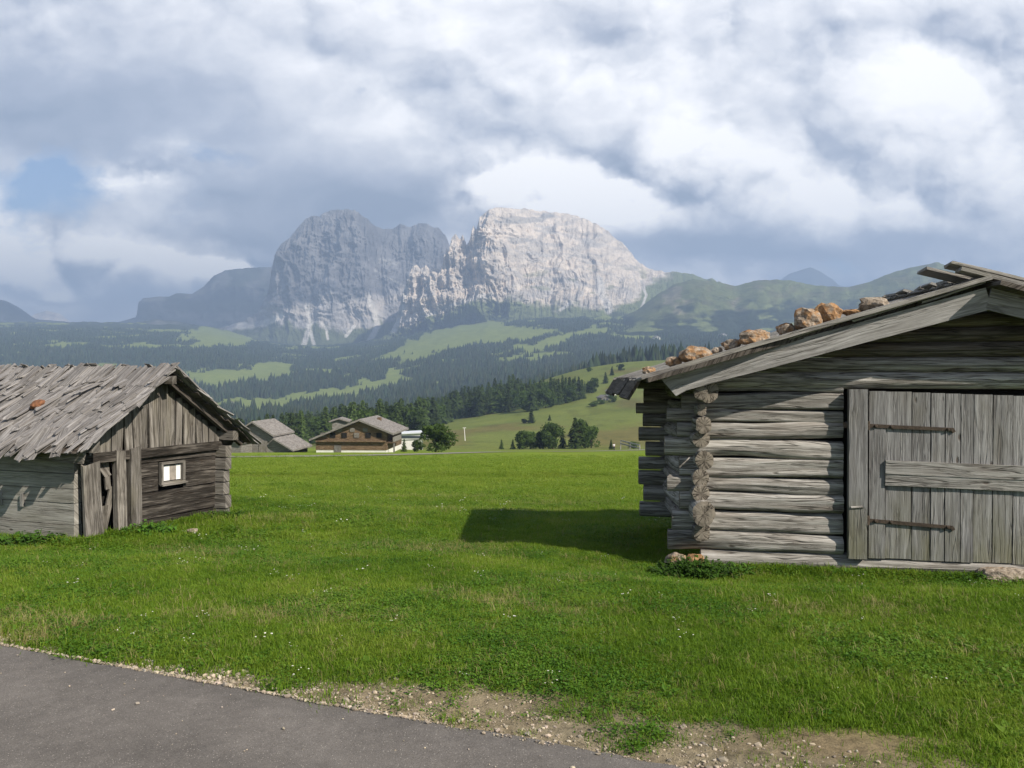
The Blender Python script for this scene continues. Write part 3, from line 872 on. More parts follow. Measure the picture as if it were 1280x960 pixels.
# wood belt behind the farmhouse and up the hill shoulder
def belt():
    cnt = 0
    rr = random.Random(5)
    tops_u = [285, 320, 400, 450, 500, 540, 590, 615, 640, 652, 668, 700, 722, 735]
    tops_y = [521, 517, 506, 497, 489, 483, 477, 467, 464, 472, 468, 467, 467, 474]
    base_u = [285, 500, 545, 565, 600, 624, 646, 669, 690, 711, 735]
    base_y = [559, 557, 538, 525, 519, 515, 512, 514, 508, 504, 494]
    tries = 0
    spots = []
    Ys = np.geomspace(240, 900, 260)
    while cnt < 250 and tries < 60000:
        tries += 1
        u = rr.uniform(285, 736) if rr.random() < .55 else rr.uniform(556, 736)
        lo = np.interp(u, base_u, base_y); hi = np.interp(u, tops_u, tops_y) + abs(rr.gauss(0, 6))
        yp = HZ - F * ground_z((u - 640) / F * Ys, Ys, False) / Ys
        yt = lo - (rr.uniform(0, 13) if u < 560 else rr.uniform(0, 20))
        Y = Ys[int(np.argmin(np.abs(yp - yt)))] * rr.uniform(.97, 1.03)
        if Y > 790: continue
        p = px(u, Y)
        yb = HZ - F * p.z / Y
        if yb > lo + 2: continue
        h = min((yb - hi) / F * Y, rr.uniform(17, 23))
        if h < 8: continue
        if any(abs(u - a) < 3.4 and abs(math.log(Y / b)) < .05 for a, b in spots): continue
        spots.append((u, Y))
        dec = rr.random() < .16
        if u < 560: tree_at('spruce' if not dec else 'broad', rr.randrange(4 if not dec else 2), p, h * (.8 if dec else 1), rr.uniform(.9, 1.3), 'spruce_tree' if not dec else 'broadleaf_tree',
                            'dark spruce of the wood behind the timber farmhouse' if not dec else 'rounder leafy tree of the wood behind the timber farmhouse', 'trees of the wood belt')
        else: tree_at('spruce' if not dec else 'broad', rr.randrange(4 if not dec else 2), p, h * (.8 if dec else 1), rr.uniform(.9, 1.3), 'spruce_tree' if not dec else 'broadleaf_tree',
                      'dark spruce of the wood on the shoulder of the meadow hill' if not dec else 'rounder leafy tree of the wood on the hill shoulder', 'trees of the wood belt')
        cnt += 1
belt()
CL = 'clump of trees at the foot of the meadow hill'
for (u, Y, hp, w, kind, v, lab) in [
    (653, 246, 25, 1.0, 'broad', 0, 'dark leafy tree at the left end of the clump below the hill'),
    (663, 252, 24, 1.1, 'broad', 1, 'low dark tree second from the left in the clump below the hill'),
    (679, 250, 24, 1.0, 'broad', 0, 'low leafy tree just left of the pale tall one in the clump'),
    (691, 246, 36, .95, 'broad', 1, 'tall lighter green tree in the middle of the clump'),
    (703, 249, 26, 1.1, 'spruce', 0, 'short dark spruce in the gap of the clump below the hill'),
    (719, 247, 41, 1.35, 'spruce', 1, 'tallest dark tree of the clump at the hill foot'),
    (731, 250, 38, .85, 'broad', 0, 'tall leafy tree near the right end of the clump'),
    (739, 252, 30, .8, 'broad', 1, 'rightmost tree of the clump at the hill foot')]:
    tree_at(kind, v, px(u, Y), hp / F * Y, w, 'spruce_tree' if kind == 'spruce' else 'broadleaf_tree', lab, CL)
for (u, Y, hp, lab) in [(627, 245, 13, 'small lone spruce left of the tree clump, the left one of two'), (641, 246, 13, 'small spruce standing close to the left end of the clump')]:
    tree_at('spruce', 2, px(u, Y), hp / F * Y, 1.3, 'spruce_tree', lab, CL)
tree_at('broad', 1, px(545, 124), 39 / F * 124, 1.22, 'broadleaf_tree', 'broad dark green tree standing right of the timber farmhouse', 'trees by the farm')
tree_at('broad', 0, px(521, 140), 16 / F * 140, 1.1, 'broadleaf_tree', 'small bushy tree between farmhouse and the broad dark tree', 'trees by the farm')
tree_at('spruce', 3, px(505, 138), 17 / F * 138, 1.2, 'spruce_tree', 'little spruce beside the balcony end of the farmhouse', 'trees by the farm')
for (u, Y, hp, kind, v, w, lab) in [
    (664, 470, 19, 'spruce', 0, 1.5, 'lone spruce on the open hill below the wood'),
    (687, 480, 8, 'spruce', 2, 1.5, 'tiny spruce alone in the brown patch of the hill'),
    (656, 475, 6, 'broad', 0, 1.6, 'low shrub beside the lone hill spruce'),
    (740, 640, 20, 'broad', 0, .9, 'rounded tree left of the hamlet on the hill'),
    (757, 700, 15, 'spruce', 1, 1.3, 'dark spruce against the hamlet house walls'),
    (765, 760, 12, 'spruce', 3, 1.2, 'slim spruce above the hamlet houses'),
    (776, 800, 9, 'broad', 1, 1.2, 'small round tree on the hill skyline above the hamlet'),
    (736, 830, 6, 'broad', 0, 1.3, 'tiny round tree on the left skyline of the hill'),
    (765, 560, 10, 'broad', 1, 1.2, 'shrub in front of the hamlet houses'),
    (742, 545, 6, 'broad', 0, 2.4, 'wide low shrub on the bank below the hamlet'),
    (752, 555, 6, 'broad', 1, 2.2, 'second low shrub on the bank below the hamlet'),
    (764, 215, 13, 'spruce', 0, 1.2, 'young spruce beside the path where a walker passes'),
    (792, 225, 10, 'broad', 1, 1.5, 'shrub by the light timber near the log hut corner')]:
    tree_at(kind, v, px(u, Y), hp / F * Y, w, 'shrub' if 'shrub' in lab else ('spruce_tree' if kind == 'spruce' else 'broadleaf_tree'), lab, 'scattered hill trees')

# ------------------------------------------------------------------ right log hut
C0 = Vector((2.16, 9.5, 0)); EF = Vector((math.cos(math.radians(10)), -math.sin(math.radians(10)), 0)); ES = Vector((.036, .9993, 0)); NF = Vector((EF.y, -EF.x, 0))
def B(a, d, z): return C0 + EF * a + ES * d + Vector((0, 0, z))
APX = 3.01; WID = 6.02; DEP = 2.35; OV = .38
SL = .281
def roof_z(a): return .93 - SL * abs(a - APX)          # top of the bargeboards
def log_hut():
    root = empty('log_hut', B(WID / 2, DEP / 2, -2.2), 'grey log hut with big plank door and stones on its shallow roof', 'hut')
    zs = [-2.07, -1.84, -1.60, -1.385, -1.19, -.966, -.745, -.55, -.40, -.195, -.06]
    rr = random.Random(3)
    # front wall logs left and right of the door
    for i in range(len(zs) - 1):
        zb, zt = zs[i], zs[i + 1]; r = (zt - zb) / 2; zc = (zb + zt) / 2
        for side in (0, 1):
            mb = MB()
            a0, a1 = (-.22 + rr.uniform(-.12, .10), 1.72) if side == 0 else (4.30, WID + .2)
            sh = (.012, -.012)[side]
            add_log(mb, B(a0, .09 + rr.uniform(-.02, .015), zc + rr.uniform(-.014, .01)), B(a1 - (.02 if side == 0 else 0), .09, zc + rr.uniform(-.008, .008)), r * rr.uniform(.94, 1.08), r * rr.uniform(.96, 1.04), wob=.028, lump=.16, vs=1.0, hew=rr.uniform(.12, .38))
            mb.build('log', [LOGM, LOGEND], root)
    # sill log under the whole front
    mb = MB(); add_log(mb, B(.10, .09, -2.175), B(WID + .2, .07, -2.175), .115, .12, lump=.09); mb.build('sill_log', [LOGM, LOGEND], root)
    # lintel and gable logs
    mb = MB(); add_log(mb, B(-.1, .085, -.055), B(WID + .1, .085, -.055), .098, .098, lump=.05); mb.build('lintel', [LOGM, LOGEND], root)
    z = .045
    while z < .80:
        r = .085
        half = max(.0, (.95 - (z + r)) / SL - .05)
        if half < .25: break
        mb = MB(); add_log(mb, B(APX - half, .10, z + r), B(APX + half, .10, z + r), r * 1.03, lump=.06); mb.build('log', [LOGM if z < .2 else SHADELOG, LOGEND], root)  # upper gable logs take the darker tone with shade painted in
        z += 2 * r
    # side walls: logs poke out through the front, and back wall poking out sideways
    for side in (0, 1):
        for i in range(len(zs) - 1):
            zb, zt = zs[i], zs[i + 1]; r = (zt - zb) / 2; zc = (zb + zt) / 2 + r * .95
            if i == len(zs) - 2: zc = zb + r
            a = .09 if side == 0 else WID - .09
            out = -.06 - rr.uniform(0, .24)
            mb = MB(); add_log(mb, B(a + rr.uniform(-.06, .045), out, zc + rr.uniform(-.02, .02)), B(a, DEP + .22 + rr.uniform(-.05, .1), zc), r * rr.uniform(.88, 1.14), r, lump=.08, wob=.02, vs=rr.uniform(.85, 1.15), hew=rr.choice((0, 0, .2, .32))); mb.build('log', [LOGM, LOGEND], root)
    for i in range(len(zs) - 1):
        zb, zt = zs[i], zs[i + 1]; r = (zt - zb) / 2
        mb = MB(); add_log(mb, B(-.22 - rr.uniform(0, .22), DEP - .1, (zb + zt) / 2), B(WID + .25, DEP - .1, (zb + zt) / 2), r * rr.uniform(.9, 1.06), lump=.1); mb.build('log', [LOGM, LOGEND], root)
    # eave purlins
    for a in (.0, WID):
        mb = MB(); add_log(mb, B(a, -.22, .015), B(a, DEP + .3, .015), .085, lump=.08); mb.build('purlin', [LOGM, LOGEND], root)
    mb = MB(); add_log(mb, B(.02, -.34, -.20), B(.16, .5, -.17), .08, lump=.12); mb.build('purlin', [LOGM, LOGEND], root)
    # black panel stands in for interior shade so nothing shines through the gaps
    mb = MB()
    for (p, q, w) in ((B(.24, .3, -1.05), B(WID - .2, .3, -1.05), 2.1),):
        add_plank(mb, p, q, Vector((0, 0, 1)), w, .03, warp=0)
    mb.build('shade_panel', [DARK], root)
    # door posts, door
    for a in (1.815, 4.205):
        mb = MB(); add_plank(mb, B(a, -.055, -2.085), B(a, -.055, -.152), EF, .20, .09, warp=.006, ns=10); mb.build('door_post', [DOORW], root)
    door = MB()
    wl = [.185, .285, .20, .15, .165, .135, .20, .21, .20, .235, .20]
    a = 1.945; k = 0
    tot = sum(wl); sc = (4.085 - 1.945) / tot
    for k, w in enumerate(wl):
        w *= sc
        top = -.172 - .032 * (a - 1.925); bot = -2.075 - .006 * (a - 1.925) - rr.uniform(0, .012)
        add_plank(door, B(a + w / 2, -.012 + (-.014 if k == 0 else rr.uniform(-.006, .006)), bot), B(a + w / 2, -.012 + (-.014 if k == 0 else rr.uniform(-.006, .006)), top), EF, w - .009, .035, warp=.005, ns=8)
        a += w
    dob = door.build('door', [DOORW], root)
    mb = MB()
    add_plank(mb, B(2.115, -.052, -1.035), B(4.09, -.052, -1.085), Vector((0, 0, 1)), .155, .04, ns=10)
    add_plank(mb, B(2.115, -.047, -1.178), B(4.09, -.047, -1.225), Vector((0, 0, 1)), .125, .036, ns=10)
    mb.build('cross_board', [RAIL], dob)
    for (z0, z1) in ((-.565, -.60), (-1.645, -1.70)):
        mb = MB()
        add_plank(mb, B(1.90, -.048, z0), B(2.83, -.048, z1), Vector((0, 0, 1)), .042, .012, warp=.003, taper=.85)
        add_log(mb, B(1.925, -.06, z0 - .05), B(1.925, -.06, z0 + .05), .024, n=8, lump=.05, wob=0)
        for q in (.12, .3, .94): add_rock(mb, B(1.9 + .93 * q, -.058, z0 + (z1 - z0) * q), .02, .016, .02, q * 9, .1, 1)
        add_plank(mb, B(2.815, -.049, z1 + .012), B(2.84, -.049, z1 - .03), EF, .035, .013, warp=0)
        mb.build('hinge', [IRON, IRON], dob)
    mb = MB(); add_log(mb, B(1.73, -.10, -1.50), B(1.86, -.10, -1.49), .016, n=8, lump=.02, wob=0); mb.build('wooden_peg', [LOGM, LOGEND], root)
    # bargeboards
    for sg in (-1, 1):
        mb = MB()
        a_end = APX - 3.44 if sg < 0 else APX + 3.44
        p0 = B(APX - .001 * sg, -OV, roof_z(APX) - .098); p1 = B(a_end, -OV, roof_z(a_end) - .085)
        add_plank(mb, p0, p1, Vector((0, 0, 1)), .24, .04, warp=.004, ns=14, taper=.93)
        # the foot of the board is cut to a slant
        for i in range(len(mb.v) - 4, len(mb.v)):
            v = Vector(mb.v[i])
            if v.z < (roof_z(a_end) - .10): mb.v[i] = tuple(v - EF * (.13 * sg) * (1) * -1 * -1)
        mb.build('bargeboard', [PLANK], root)
    # roof boards, both slopes, in overlapping courses
    for sg in (-1, 1):
        mb = MB()
        nrm = Vector((0, 0, 1))
        run = 3.66
        down = (EF * sg - Vector((0, 0, SL))).normalized()
        nup = (EF * (SL * sg) + Vector((0, 0, 1))).normalized()
        # boards laid side by side over the slope; three lapped lengths
        def P(s, d, lift): return B(APX, 0, .93 + .02) + down * s + ES * d + nup * lift
        full = math.hypot(run, SL * run)
        add_plank(mb, P(full / 2 - .02, -OV - .01, .022), P(full / 2 - .02, DEP + .42, .022), down, full - .05, .05, mat=1, warp=0, ns=4)
        for lay, (s0, s1) in enumerate(((full - .95, full + .02), (full - 1.8, full - .75), (full - 2.65, full - 1.6), (full - 3.4, full - 2.4), (-.0 if sg < 0 else -.12, full - 3.15))):
            d = -OV - .045
            while d < DEP + .4:
                w = rr.uniform(.13, .24)
                add_plank(mb, P(s0, d + w / 2, .072 + rr.uniform(0, .012)), P(s1 + rr.uniform(-.05, .06), d + w / 2, .038 + rr.uniform(0, .014)), ES, w - .006, .024, ragged=.03, warp=.012, ns=3, twist=rr.uniform(-.12, .12))
                d += w
        mb.build('roof', [SHINGLE, UNDER], root)
    # rake boards lying on the roof's front edge
    for sg in (-1, 1):
        down = (EF * sg - Vector((0, 0, SL))).normalized(); nup = (EF * (SL * sg) + Vector((0, 0, 1))).normalized()
        mb = MB()
        def P(s, d, lift): return B(APX, 0, .93 + .02) + down * s + ES * d + nup * lift
        add_plank(mb, P(-.02 if sg < 0 else -.35, -OV - .03, .10), P(3.80, -OV - .03, .065), ES, .17, .045, warp=.006, ns=14)
        mb.build('rake_board', [SHINGLE], root)
    # ridge boards of the right slope stick out over the ridge
    down = (EF - Vector((0, 0, SL))).normalized(); nup = (EF * SL + Vector((0, 0, 1))).normalized()
    for (s0, s1, d, w, l) in ((-.42, 1.5, -.30, .30, .155), (-.52, 1.2, .06, .34, .115), (-.12, 1.2, .42, .3, .12), (-.16, 1.2, .75, .3, .118), (-.1, 1.2, 1.1, .32, .12), (-.15, 1.2, 1.46, .3, .12), (-.12, 1.2, 1.8, .3, .12), (-.1, 1.2, 2.15, .3, .12)):
        mb = MB(); p = B(APX, d, .95)
        add_plank(mb, p + down * s0 + nup * l, p + down * s1 + nup * l, ES, w, .03, ragged=.04, warp=.01)
        mb.build('ridge_board', [SHINGLE], root)
    # slanting eave boards below the left roof edge
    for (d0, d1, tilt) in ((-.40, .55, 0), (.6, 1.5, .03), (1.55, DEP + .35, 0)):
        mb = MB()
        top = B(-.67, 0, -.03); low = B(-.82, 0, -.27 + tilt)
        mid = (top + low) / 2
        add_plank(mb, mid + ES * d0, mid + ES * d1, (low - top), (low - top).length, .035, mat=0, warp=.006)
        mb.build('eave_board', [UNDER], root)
    return root
log_hut()

# stones on the hut roof
def rock_material():
    m, nt, bs = new_mat('lichen_stone')
    geo = nt.n('ShaderNodeNewGeometry'); oi = nt.n('ShaderNodeObjectInfo')
    pos = geo.outputs['Position']
    n1 = nt.noise(pos, 9, 6, .65); n2 = nt.noise(pos, 26, 5, .65)
    base = nt.ramp(n2, [(.3, (.09, .075, .06)), (.5, (.27, .22, .17)), (.7, (.42, .37, .31))])
    lim = nt.sep(oi.outputs['Color'])[0]
    w = nt.m('MULTIPLY', nt.mapr(nt.m('ADD', n1, nt.m('MULTIPLY', lim, .24)), .60, .72), .9)
    col = nt.mix(w, base, nt.ramp(n2, [(.3, (.18, .09, .04)), (.7, (.43, .25, .115))]))
    nt.put(bs.inputs['Base Color'], col); bs.inputs['Roughness'].default_value = .95
    bump(nt, bs, n2, 1.0, .02)
    return m
ROCK = rock_material()
def roof_rock(u, d, wp, hp, lich, label, i):
    # find the spot on the left roof slope seen in column u
    best = min((abs(640 + F * (q := B(k * .01, d, 0)).x / q.y - u), k) for k in range(-60, 300))
    a = best[1] * .01
    z = .93 + .02 - SL * (APX - a) + .085
    p = B(a, d, z); sx = wp * .93 / F * p.y / 2; sz = hp * .80 / F * p.y / 2
    mb = MB(); add_rock(mb, (0, 0, sz * .72), sx, sx * .8, sz, i * 3.3 + 1, .34, 3, random.uniform(-.4, .4))
    o = mb.build('roof_stone', [ROCK]); o.location = p; o.rotation_euler = (0, -math.atan(SL) * 0 + .0, math.radians(-10)); o.color = (lich, 0, 0, 1)
    tag(o, label, 'stone', 'stones weighing down the hut roof')
for i, q in enumerate([
    (810, -.05, 17, 11, .75, 'small orange stone nearest the low eave of the log hut roof'),
    (842, -.02, 21, 16, .55, 'brown rounded stone, second up from the eave on the hut roof'),
    (868, -.08, 36, 24, .8, 'broad golden lichen stone on the lower hut roof'),
    (897, .05, 13, 11, .0, 'small blackish stone on the hut roof beside a wide brown one'),
    (915, .02, 23, 19, .3, 'grey brown stone touching the wide brown one on the roof'),
    (943, -.02, 40, 24, .6, 'wide brown stone midway up the left roof slope'),
    (984, .02, 28, 18, .55, 'flat brown stone leaning on the tall orange pair'),
    (1010, -.05, 36, 36, .62, 'tall block topped with orange lichen, left of the orange pair'),
    (1036, -.02, 34, 35, 1.0, 'upright bright orange stone, highest of the stone heap'),
    (1066, .0, 26, 12, 1.0, 'flat orange slab between the stone heap and the grey stone'),
    (1093, -.03, 38, 21, .05, 'smooth grey stone nearest the ridge of the log hut')]): roof_rock(*q, i)
def ground_rock(x, y, s, lich, label, i, dz=0.0, name='foundation_stone'):
    mb = MB(); add_rock(mb, (0, 0, s[2] * .5), *s, i * 2.1 + 50, .3, 3)
    o = mb.build(name, [ROCK]); o.location = (x, y, float(ground_z(x, y)) + dz); o.color = (lich, 0, 0, 1); tag(o, label, 'stone')
p = B(.02, -.06, 0); ground_rock(p.x, p.y, (.10, .12, .09), 1.3, 'bright orange stone under the front corner of the log hut', 1, .04)
p = B(-.20, -.02, 0); ground_rock(p.x, p.y, (.13, .13, .085), .55, 'pale brown stone at the foot of the hut corner', 2, .04)
p = B(3.35, -.1, 0); ground_rock(p.x, p.y, (.30, .16, .09), -.2, 'pale flat stone in the grass below the hut door', 3)

# ------------------------------------------------------------------ left hut
HA = Vector((-6.0, 11.0, 0)); HBv = Vector((-4.82, 13.2, 0)); GE = (HBv - HA).normalized(); GW = (HBv - HA).length; LE = Vector((-.952, .306, 0))
def H(g, l, z): return HA + GE * g + LE * l + Vector((0, 0, z))      # g along the gable, l along the length (away to the left)
HL = 5.2; RIDGEZ = .04; EAVEZ = -1.10; GOV = .42; EOV = .30
HSL = (RIDGEZ - EAVEZ) / (GW / 2 + EOV)
def shake_hut():
    rr = random.Random(9)
    root = empty('shingled_hut', H(GW / 2, HL / 2, -2.3), 'low weathered hut with a ragged shake roof and a tiny window', 'hut')
    mids = GW / 2
    # gable logs (squared, dark), right of the doorway
    zz = -2.36; k = 0
    while zz < -1.06:
        h = rr.uniform(.19, .235)
        mb = MB(); zc = zz + h / 2
        if not (-1.66 < zc < -1.30):
            add_plank(mb, H(.95, .06, zc), H(GW + .16 + rr.uniform(-.03, .07), .06, zc + rr.uniform(-.01, .01)), Vector((0, 0, 1)), h - .012, .16 + rr.uniform(-.02, .03), warp=.012, ns=8)
        else:
            add_plank(mb, H(.95, .06, zc), H(1.30, .06, zc), Vector((0, 0, 1)), h - .012, .16, warp=.008, ns=3)
            add_plank(mb, H(1.76, .06, zc), H(GW + .16 + rr.uniform(-.03, .07), .06, zc), Vector((0, 0, 1)), h - .012, .16, warp=.008, ns=4)
        mb.build('gable_log', [DARKW], root)
        zz += h
    # far side wall log ends at the right corner
    zz = -2.36
    while zz < -1.15:
        h = rr.uniform(.19, .235)
        mb = MB(); add_plank(mb, H(GW - .05, -.16 - rr.uniform(0, .06), zz + h / 2), H(GW - .05, HL, zz + h / 2), Vector((0, 0, 1)), h - .02, .15, warp=.01)
        mb.build('log', [OLDBOARD], root); zz += h
    # near side wall timbers
    zz = -2.40
    for h in (.34, .30, .20, .21, .24):
        mb = MB(); add_plank(mb, H(.06, .05, zz + h / 2), H(.06, HL, zz + h / 2 + .01), Vector((0, 0, 1)), h - .008, .13 + rr.uniform(-.012, .012), warp=.010, ns=12)
        mb.build('wall_timber', [WALLB], root); zz += h
    # upright battens on the side wall
    for l in (.95, 1.36):
        mb = MB(); add_plank(mb, H(-.02, l, -1.84), H(-.02, l, -1.66), LE, .05, .03); mb.build('batten', [RAIL], root)
    # doorway with posts and broken boards
    for (g, w, z0, z1, l0, l1, t) in ((.15, .27, -2.40, -1.22, -.14, -.07, .05), (.59, .15, -2.34, -1.06, -.09, -.05, .10), (.70, .07, -2.30, -1.10, -.03, -.03, .06), (.83, .18, -2.34, -1.04, -.07, -.06, .12)):
        mb = MB(); add_plank(mb, H(g, l0, z0), H(g + rr.uniform(-.02, .02), l1, z1), GE, w, t, warp=.01, ragged=.04, ns=6, taper=.93); mb.build('post', [OLDBOARD], root)
    for (g0, z0, g1, z1, w) in ((.34, -2.3, .37, -1.86, .24), (.40, -2.36, .57, -1.60, .09), (.33, -1.18, .50, -1.44, .10), (.47, -1.16, .50, -1.62, .08)):
        mb = MB(); add_plank(mb, H(g0, .04, z0), H(g1, .03, z1), GE if abs(z1 - z0) > abs(g1 - g0) else Vector((0, 0, 1)), w, .03, warp=.008, ragged=.03); mb.build('broken_board', [OLDBOARD], root)
    mb = MB(); add_plank(mb, H(.12, .17, -1.75), H(GW - .1, .17, -1.75), Vector((0, 0, 1)), 1.25, .03, warp=0); add_plank(mb, H(.45, .10, -.86), H(GW - .45, .10, -.86), Vector((0, 0, 1)), .5, .02, warp=0); mb.build('shade_panel', [DARK], root)  # near-black panels painting the shade inside the doorway and gable
    # gable boarding under the roof
    g = .12; i = 0
    mb = MB()
    while g < GW - .08:
        w = rr.uniform(.11, .19)
        gc = g + w / 2
        dz = rr.uniform(-.03, .03)
        zt = RIDGEZ - HSL * abs(gc - mids) - .10
        zb = -1.12 + rr.uniform(-.05, .03)
        if zt - zb > .05: add_plank(mb, H(gc + rr.uniform(-.015, .015), -.055 + rr.uniform(-.025, .02), zb + dz), H(gc, -.055 + rr.uniform(-.015, .015), zt), GE, w - rr.uniform(.004, .03), .025, warp=.012, ns=4, ragged=.03, twist=rr.uniform(-.09, .09))
        g += w
    mb.build('gable_boarding', [OLDBOARD], root)
    mb = MB(); add_plank(mb, H(.05, -.02, -1.15), H(GW + .15, -.02, -1.13), Vector((0, 0, 1)), .14, .14, warp=.01); mb.build('gable_beam', [DARKW], root)
    # window
    wb = MB()
    g0, g1, z0, z1 = 1.31, 1.745, -1.655, -1.315
    for (p, q, d, w) in ((H(g0, -.035, z0 + .018), H(g1, -.035, z0 + .018), Vector((0, 0, 1)), .036), (H(g0, -.035, z1 - .018), H(g1, -.035, z1 - .018), Vector((0, 0, 1)), .036),
                         (H(g0 + .018, -.035, z0 + .036), H(g0 + .018, -.035, z1 - .036), GE, .036), (H(g1 - .025, -.035, z0 + .036), H(g1 - .025, -.035, z1 - .036), GE, .05)):
        add_plank(wb, p, q, d, w, .07, warp=.002)
    w = wb.build('window', [OLDBOARD], root)
    for (a, b, m) in ((g0 + .036, g0 + .185, PANEW), (g0 + .19, g0 + .30, PANEB), (g0 + .305, g1 - .05, PANEW)):
        mb = MB(); add_plank(mb, H((a + b) / 2, -.01, z0 + .05), H((a + b) / 2, -.01, z1 - .06), GE, b - a, .02, warp=0); mb.build('pane', [m], w)
    mb = MB(); add_plank(mb, H(g0 - .02, -.075, z0 - .005), H(g1 + .03, -.06, z0 - .005), LE, .06, .025, warp=.002); mb.build('sill', [OLDBOARD], w)
    # roof: rafters, underside, shakes
    for sg in (-1, 1):
        down = (GE * sg - Vector((0, 0, HSL))).normalized(); nup = (GE * (HSL * sg) + Vector((0, 0, 1))).normalized()
        full = math.hypot(GW / 2 + EOV, RIDGEZ - EAVEZ) * (.915 if sg < 0 else 1)
        def P(s, l, lift): return H(mids, l, RIDGEZ) + down * s + nup * lift
        mb = MB()
        lay = 0
        nrow = 10
        for i in range(nrow):                       # from the eave upward, each course laps the one below
            s1 = full - i * full / nrow + .04
            s0 = s1 - .44
            l = -GOV
            while l < HL + .3:
                w = rr.uniform(.04, .10)
                e = rr.uniform(-.12, .12) if rr.random() > .12 else rr.uniform(.05, .27)
                skew = rr.gauss(0, .035)
                lift = rr.uniform(0, .03) + (.05 if rr.random() < .10 else 0)
                if not (sg < 0 and rr.random() < .04):
                    add_plank(mb, P(max(s0, -.05), l + w / 2 + skew, .03 + .016), P(s1 + e, l + w / 2 - skew, .045 + lift), LE, w * rr.uniform(.9, 1.15), rr.uniform(.010, .020), ragged=.06, warp=.02, ns=3, twist=rr.uniform(-.5, .5), taper=rr.uniform(.75, 1.05))
                l += w * .93
        # a few slipped shakes hanging off the eave
        if sg < 0:
            for (l, ee, an) in ((.55, .30, .10), (.72, .22, -.05), (.40, .26, .16), (1.15, .2, .06), (1.75, .24, .02), (.05, .2, .2), (2.3, .22, .0), (.9, .34, .08)):
                add_plank(mb, P(full - .35, l + an, .085), P(full + ee, l - an * .6, .05), LE, rr.uniform(.09, .16), .02, ragged=.06, warp=.01, twist=.2)
        # ridge fringe
        l = -GOV
        while l < HL:
            w = rr.uniform(.07, .14)
            if sg < 0 or rr.random() < .7: add_plank(mb, P(-rr.uniform(.02, .13), l + w / 2, .085 + rr.uniform(0, .02)), P(.42, l + w / 2, .065), LE, w, .018, ragged=.05, warp=.01, twist=rr.uniform(-.3, .3))
            l += w * rr.uniform(.95, 1.5)
        roof = mb.build('roof', [SHAKE], root)
        mb = MB()
        q = 0.06
        while q < full - .05:
            w = rr.uniform(.10, .2)
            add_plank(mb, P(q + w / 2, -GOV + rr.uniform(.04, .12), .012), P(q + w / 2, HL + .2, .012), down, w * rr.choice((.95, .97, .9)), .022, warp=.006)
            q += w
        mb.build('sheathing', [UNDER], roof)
        for l in (-.18, .02, 1.6, 3.2, HL):
            mb = MB(); add_plank(mb, P(.02, l, -.045), P(full - .02, l, -.045), LE, .07, .085, warp=.004); mb.build('rafter', [UNDER], roof)
    mb = MB(); add_plank(mb, H(mids, -GOV + .05, RIDGEZ - .10), H(mids, HL, RIDGEZ - .10), GE, .09, .12); mb.build('ridge_beam', [OLDBOARD], root)
    for g in (.02, GW - .02):
        mb = MB(); add_plank(mb, H(g, -GOV + .10, -.97), H(g, HL, -.97), GE, .14, .15); mb.build('wall_plate', [OLDBOARD], root)
    mb = MB(); add_plank(mb, H(-.14, -.3, -1.10), H(-.10, 1.1, -1.07), Vector((0, 0, 1)), .17, .03, warp=.01, ragged=.04); mb.build('eave_board', [OLDBOARD], root)
shake_hut()
# rust brown stone lying on the shakes
def rusty():
    down = (-GE - Vector((0, 0, HSL))).normalized(); nup = (GE * -HSL + Vector((0, 0, 1))).normalized()
    p = H(GW / 2, 1.25, RIDGEZ) + down * .92 + nup * .115
    mb = MB(); add_rock(mb, (0, 0, 0), .12, .085, .045, 71, .3, 3)
    o = mb.build('roof_stone', [plain('rust_stone', (.27, .12, .06), .95, .5, 20, 0, .01, (.12, .06, .035))]); o.location = p
    o.rotation_euler = nup.to_track_quat('Z', 'Y').to_euler()
    tag(o, 'rust brown stone lying on the ragged shake roof', 'stone')
rusty()
ground_rock(-4.62, 11.55, (.07, .05, .035), -.6, 'small whitish stone in the grass before the little hut', 9, .03, 'field_stone')

# ------------------------------------------------------------------ distant farm buildings
BROWN = wood('farm_timber', (.06, .040, .024), (.15, .10, .06), (.27, .195, .125), stain=(.10, .055, .03), stain_amt=.5, across=8, knots=False)
GREYB = wood('barn_boards', (.11, .10, .09), (.19, .18, .165), (.27, .26, .24), across=10, knots=False)
ROOFG = wood('farm_roof', (.13, .12, .11), (.21, .195, .18), (.29, .27, .25), across=6, knots=False, stain_amt=.2)
GLASS = plain('window_glass', (.05, .06, .075), .15, .3, 1)

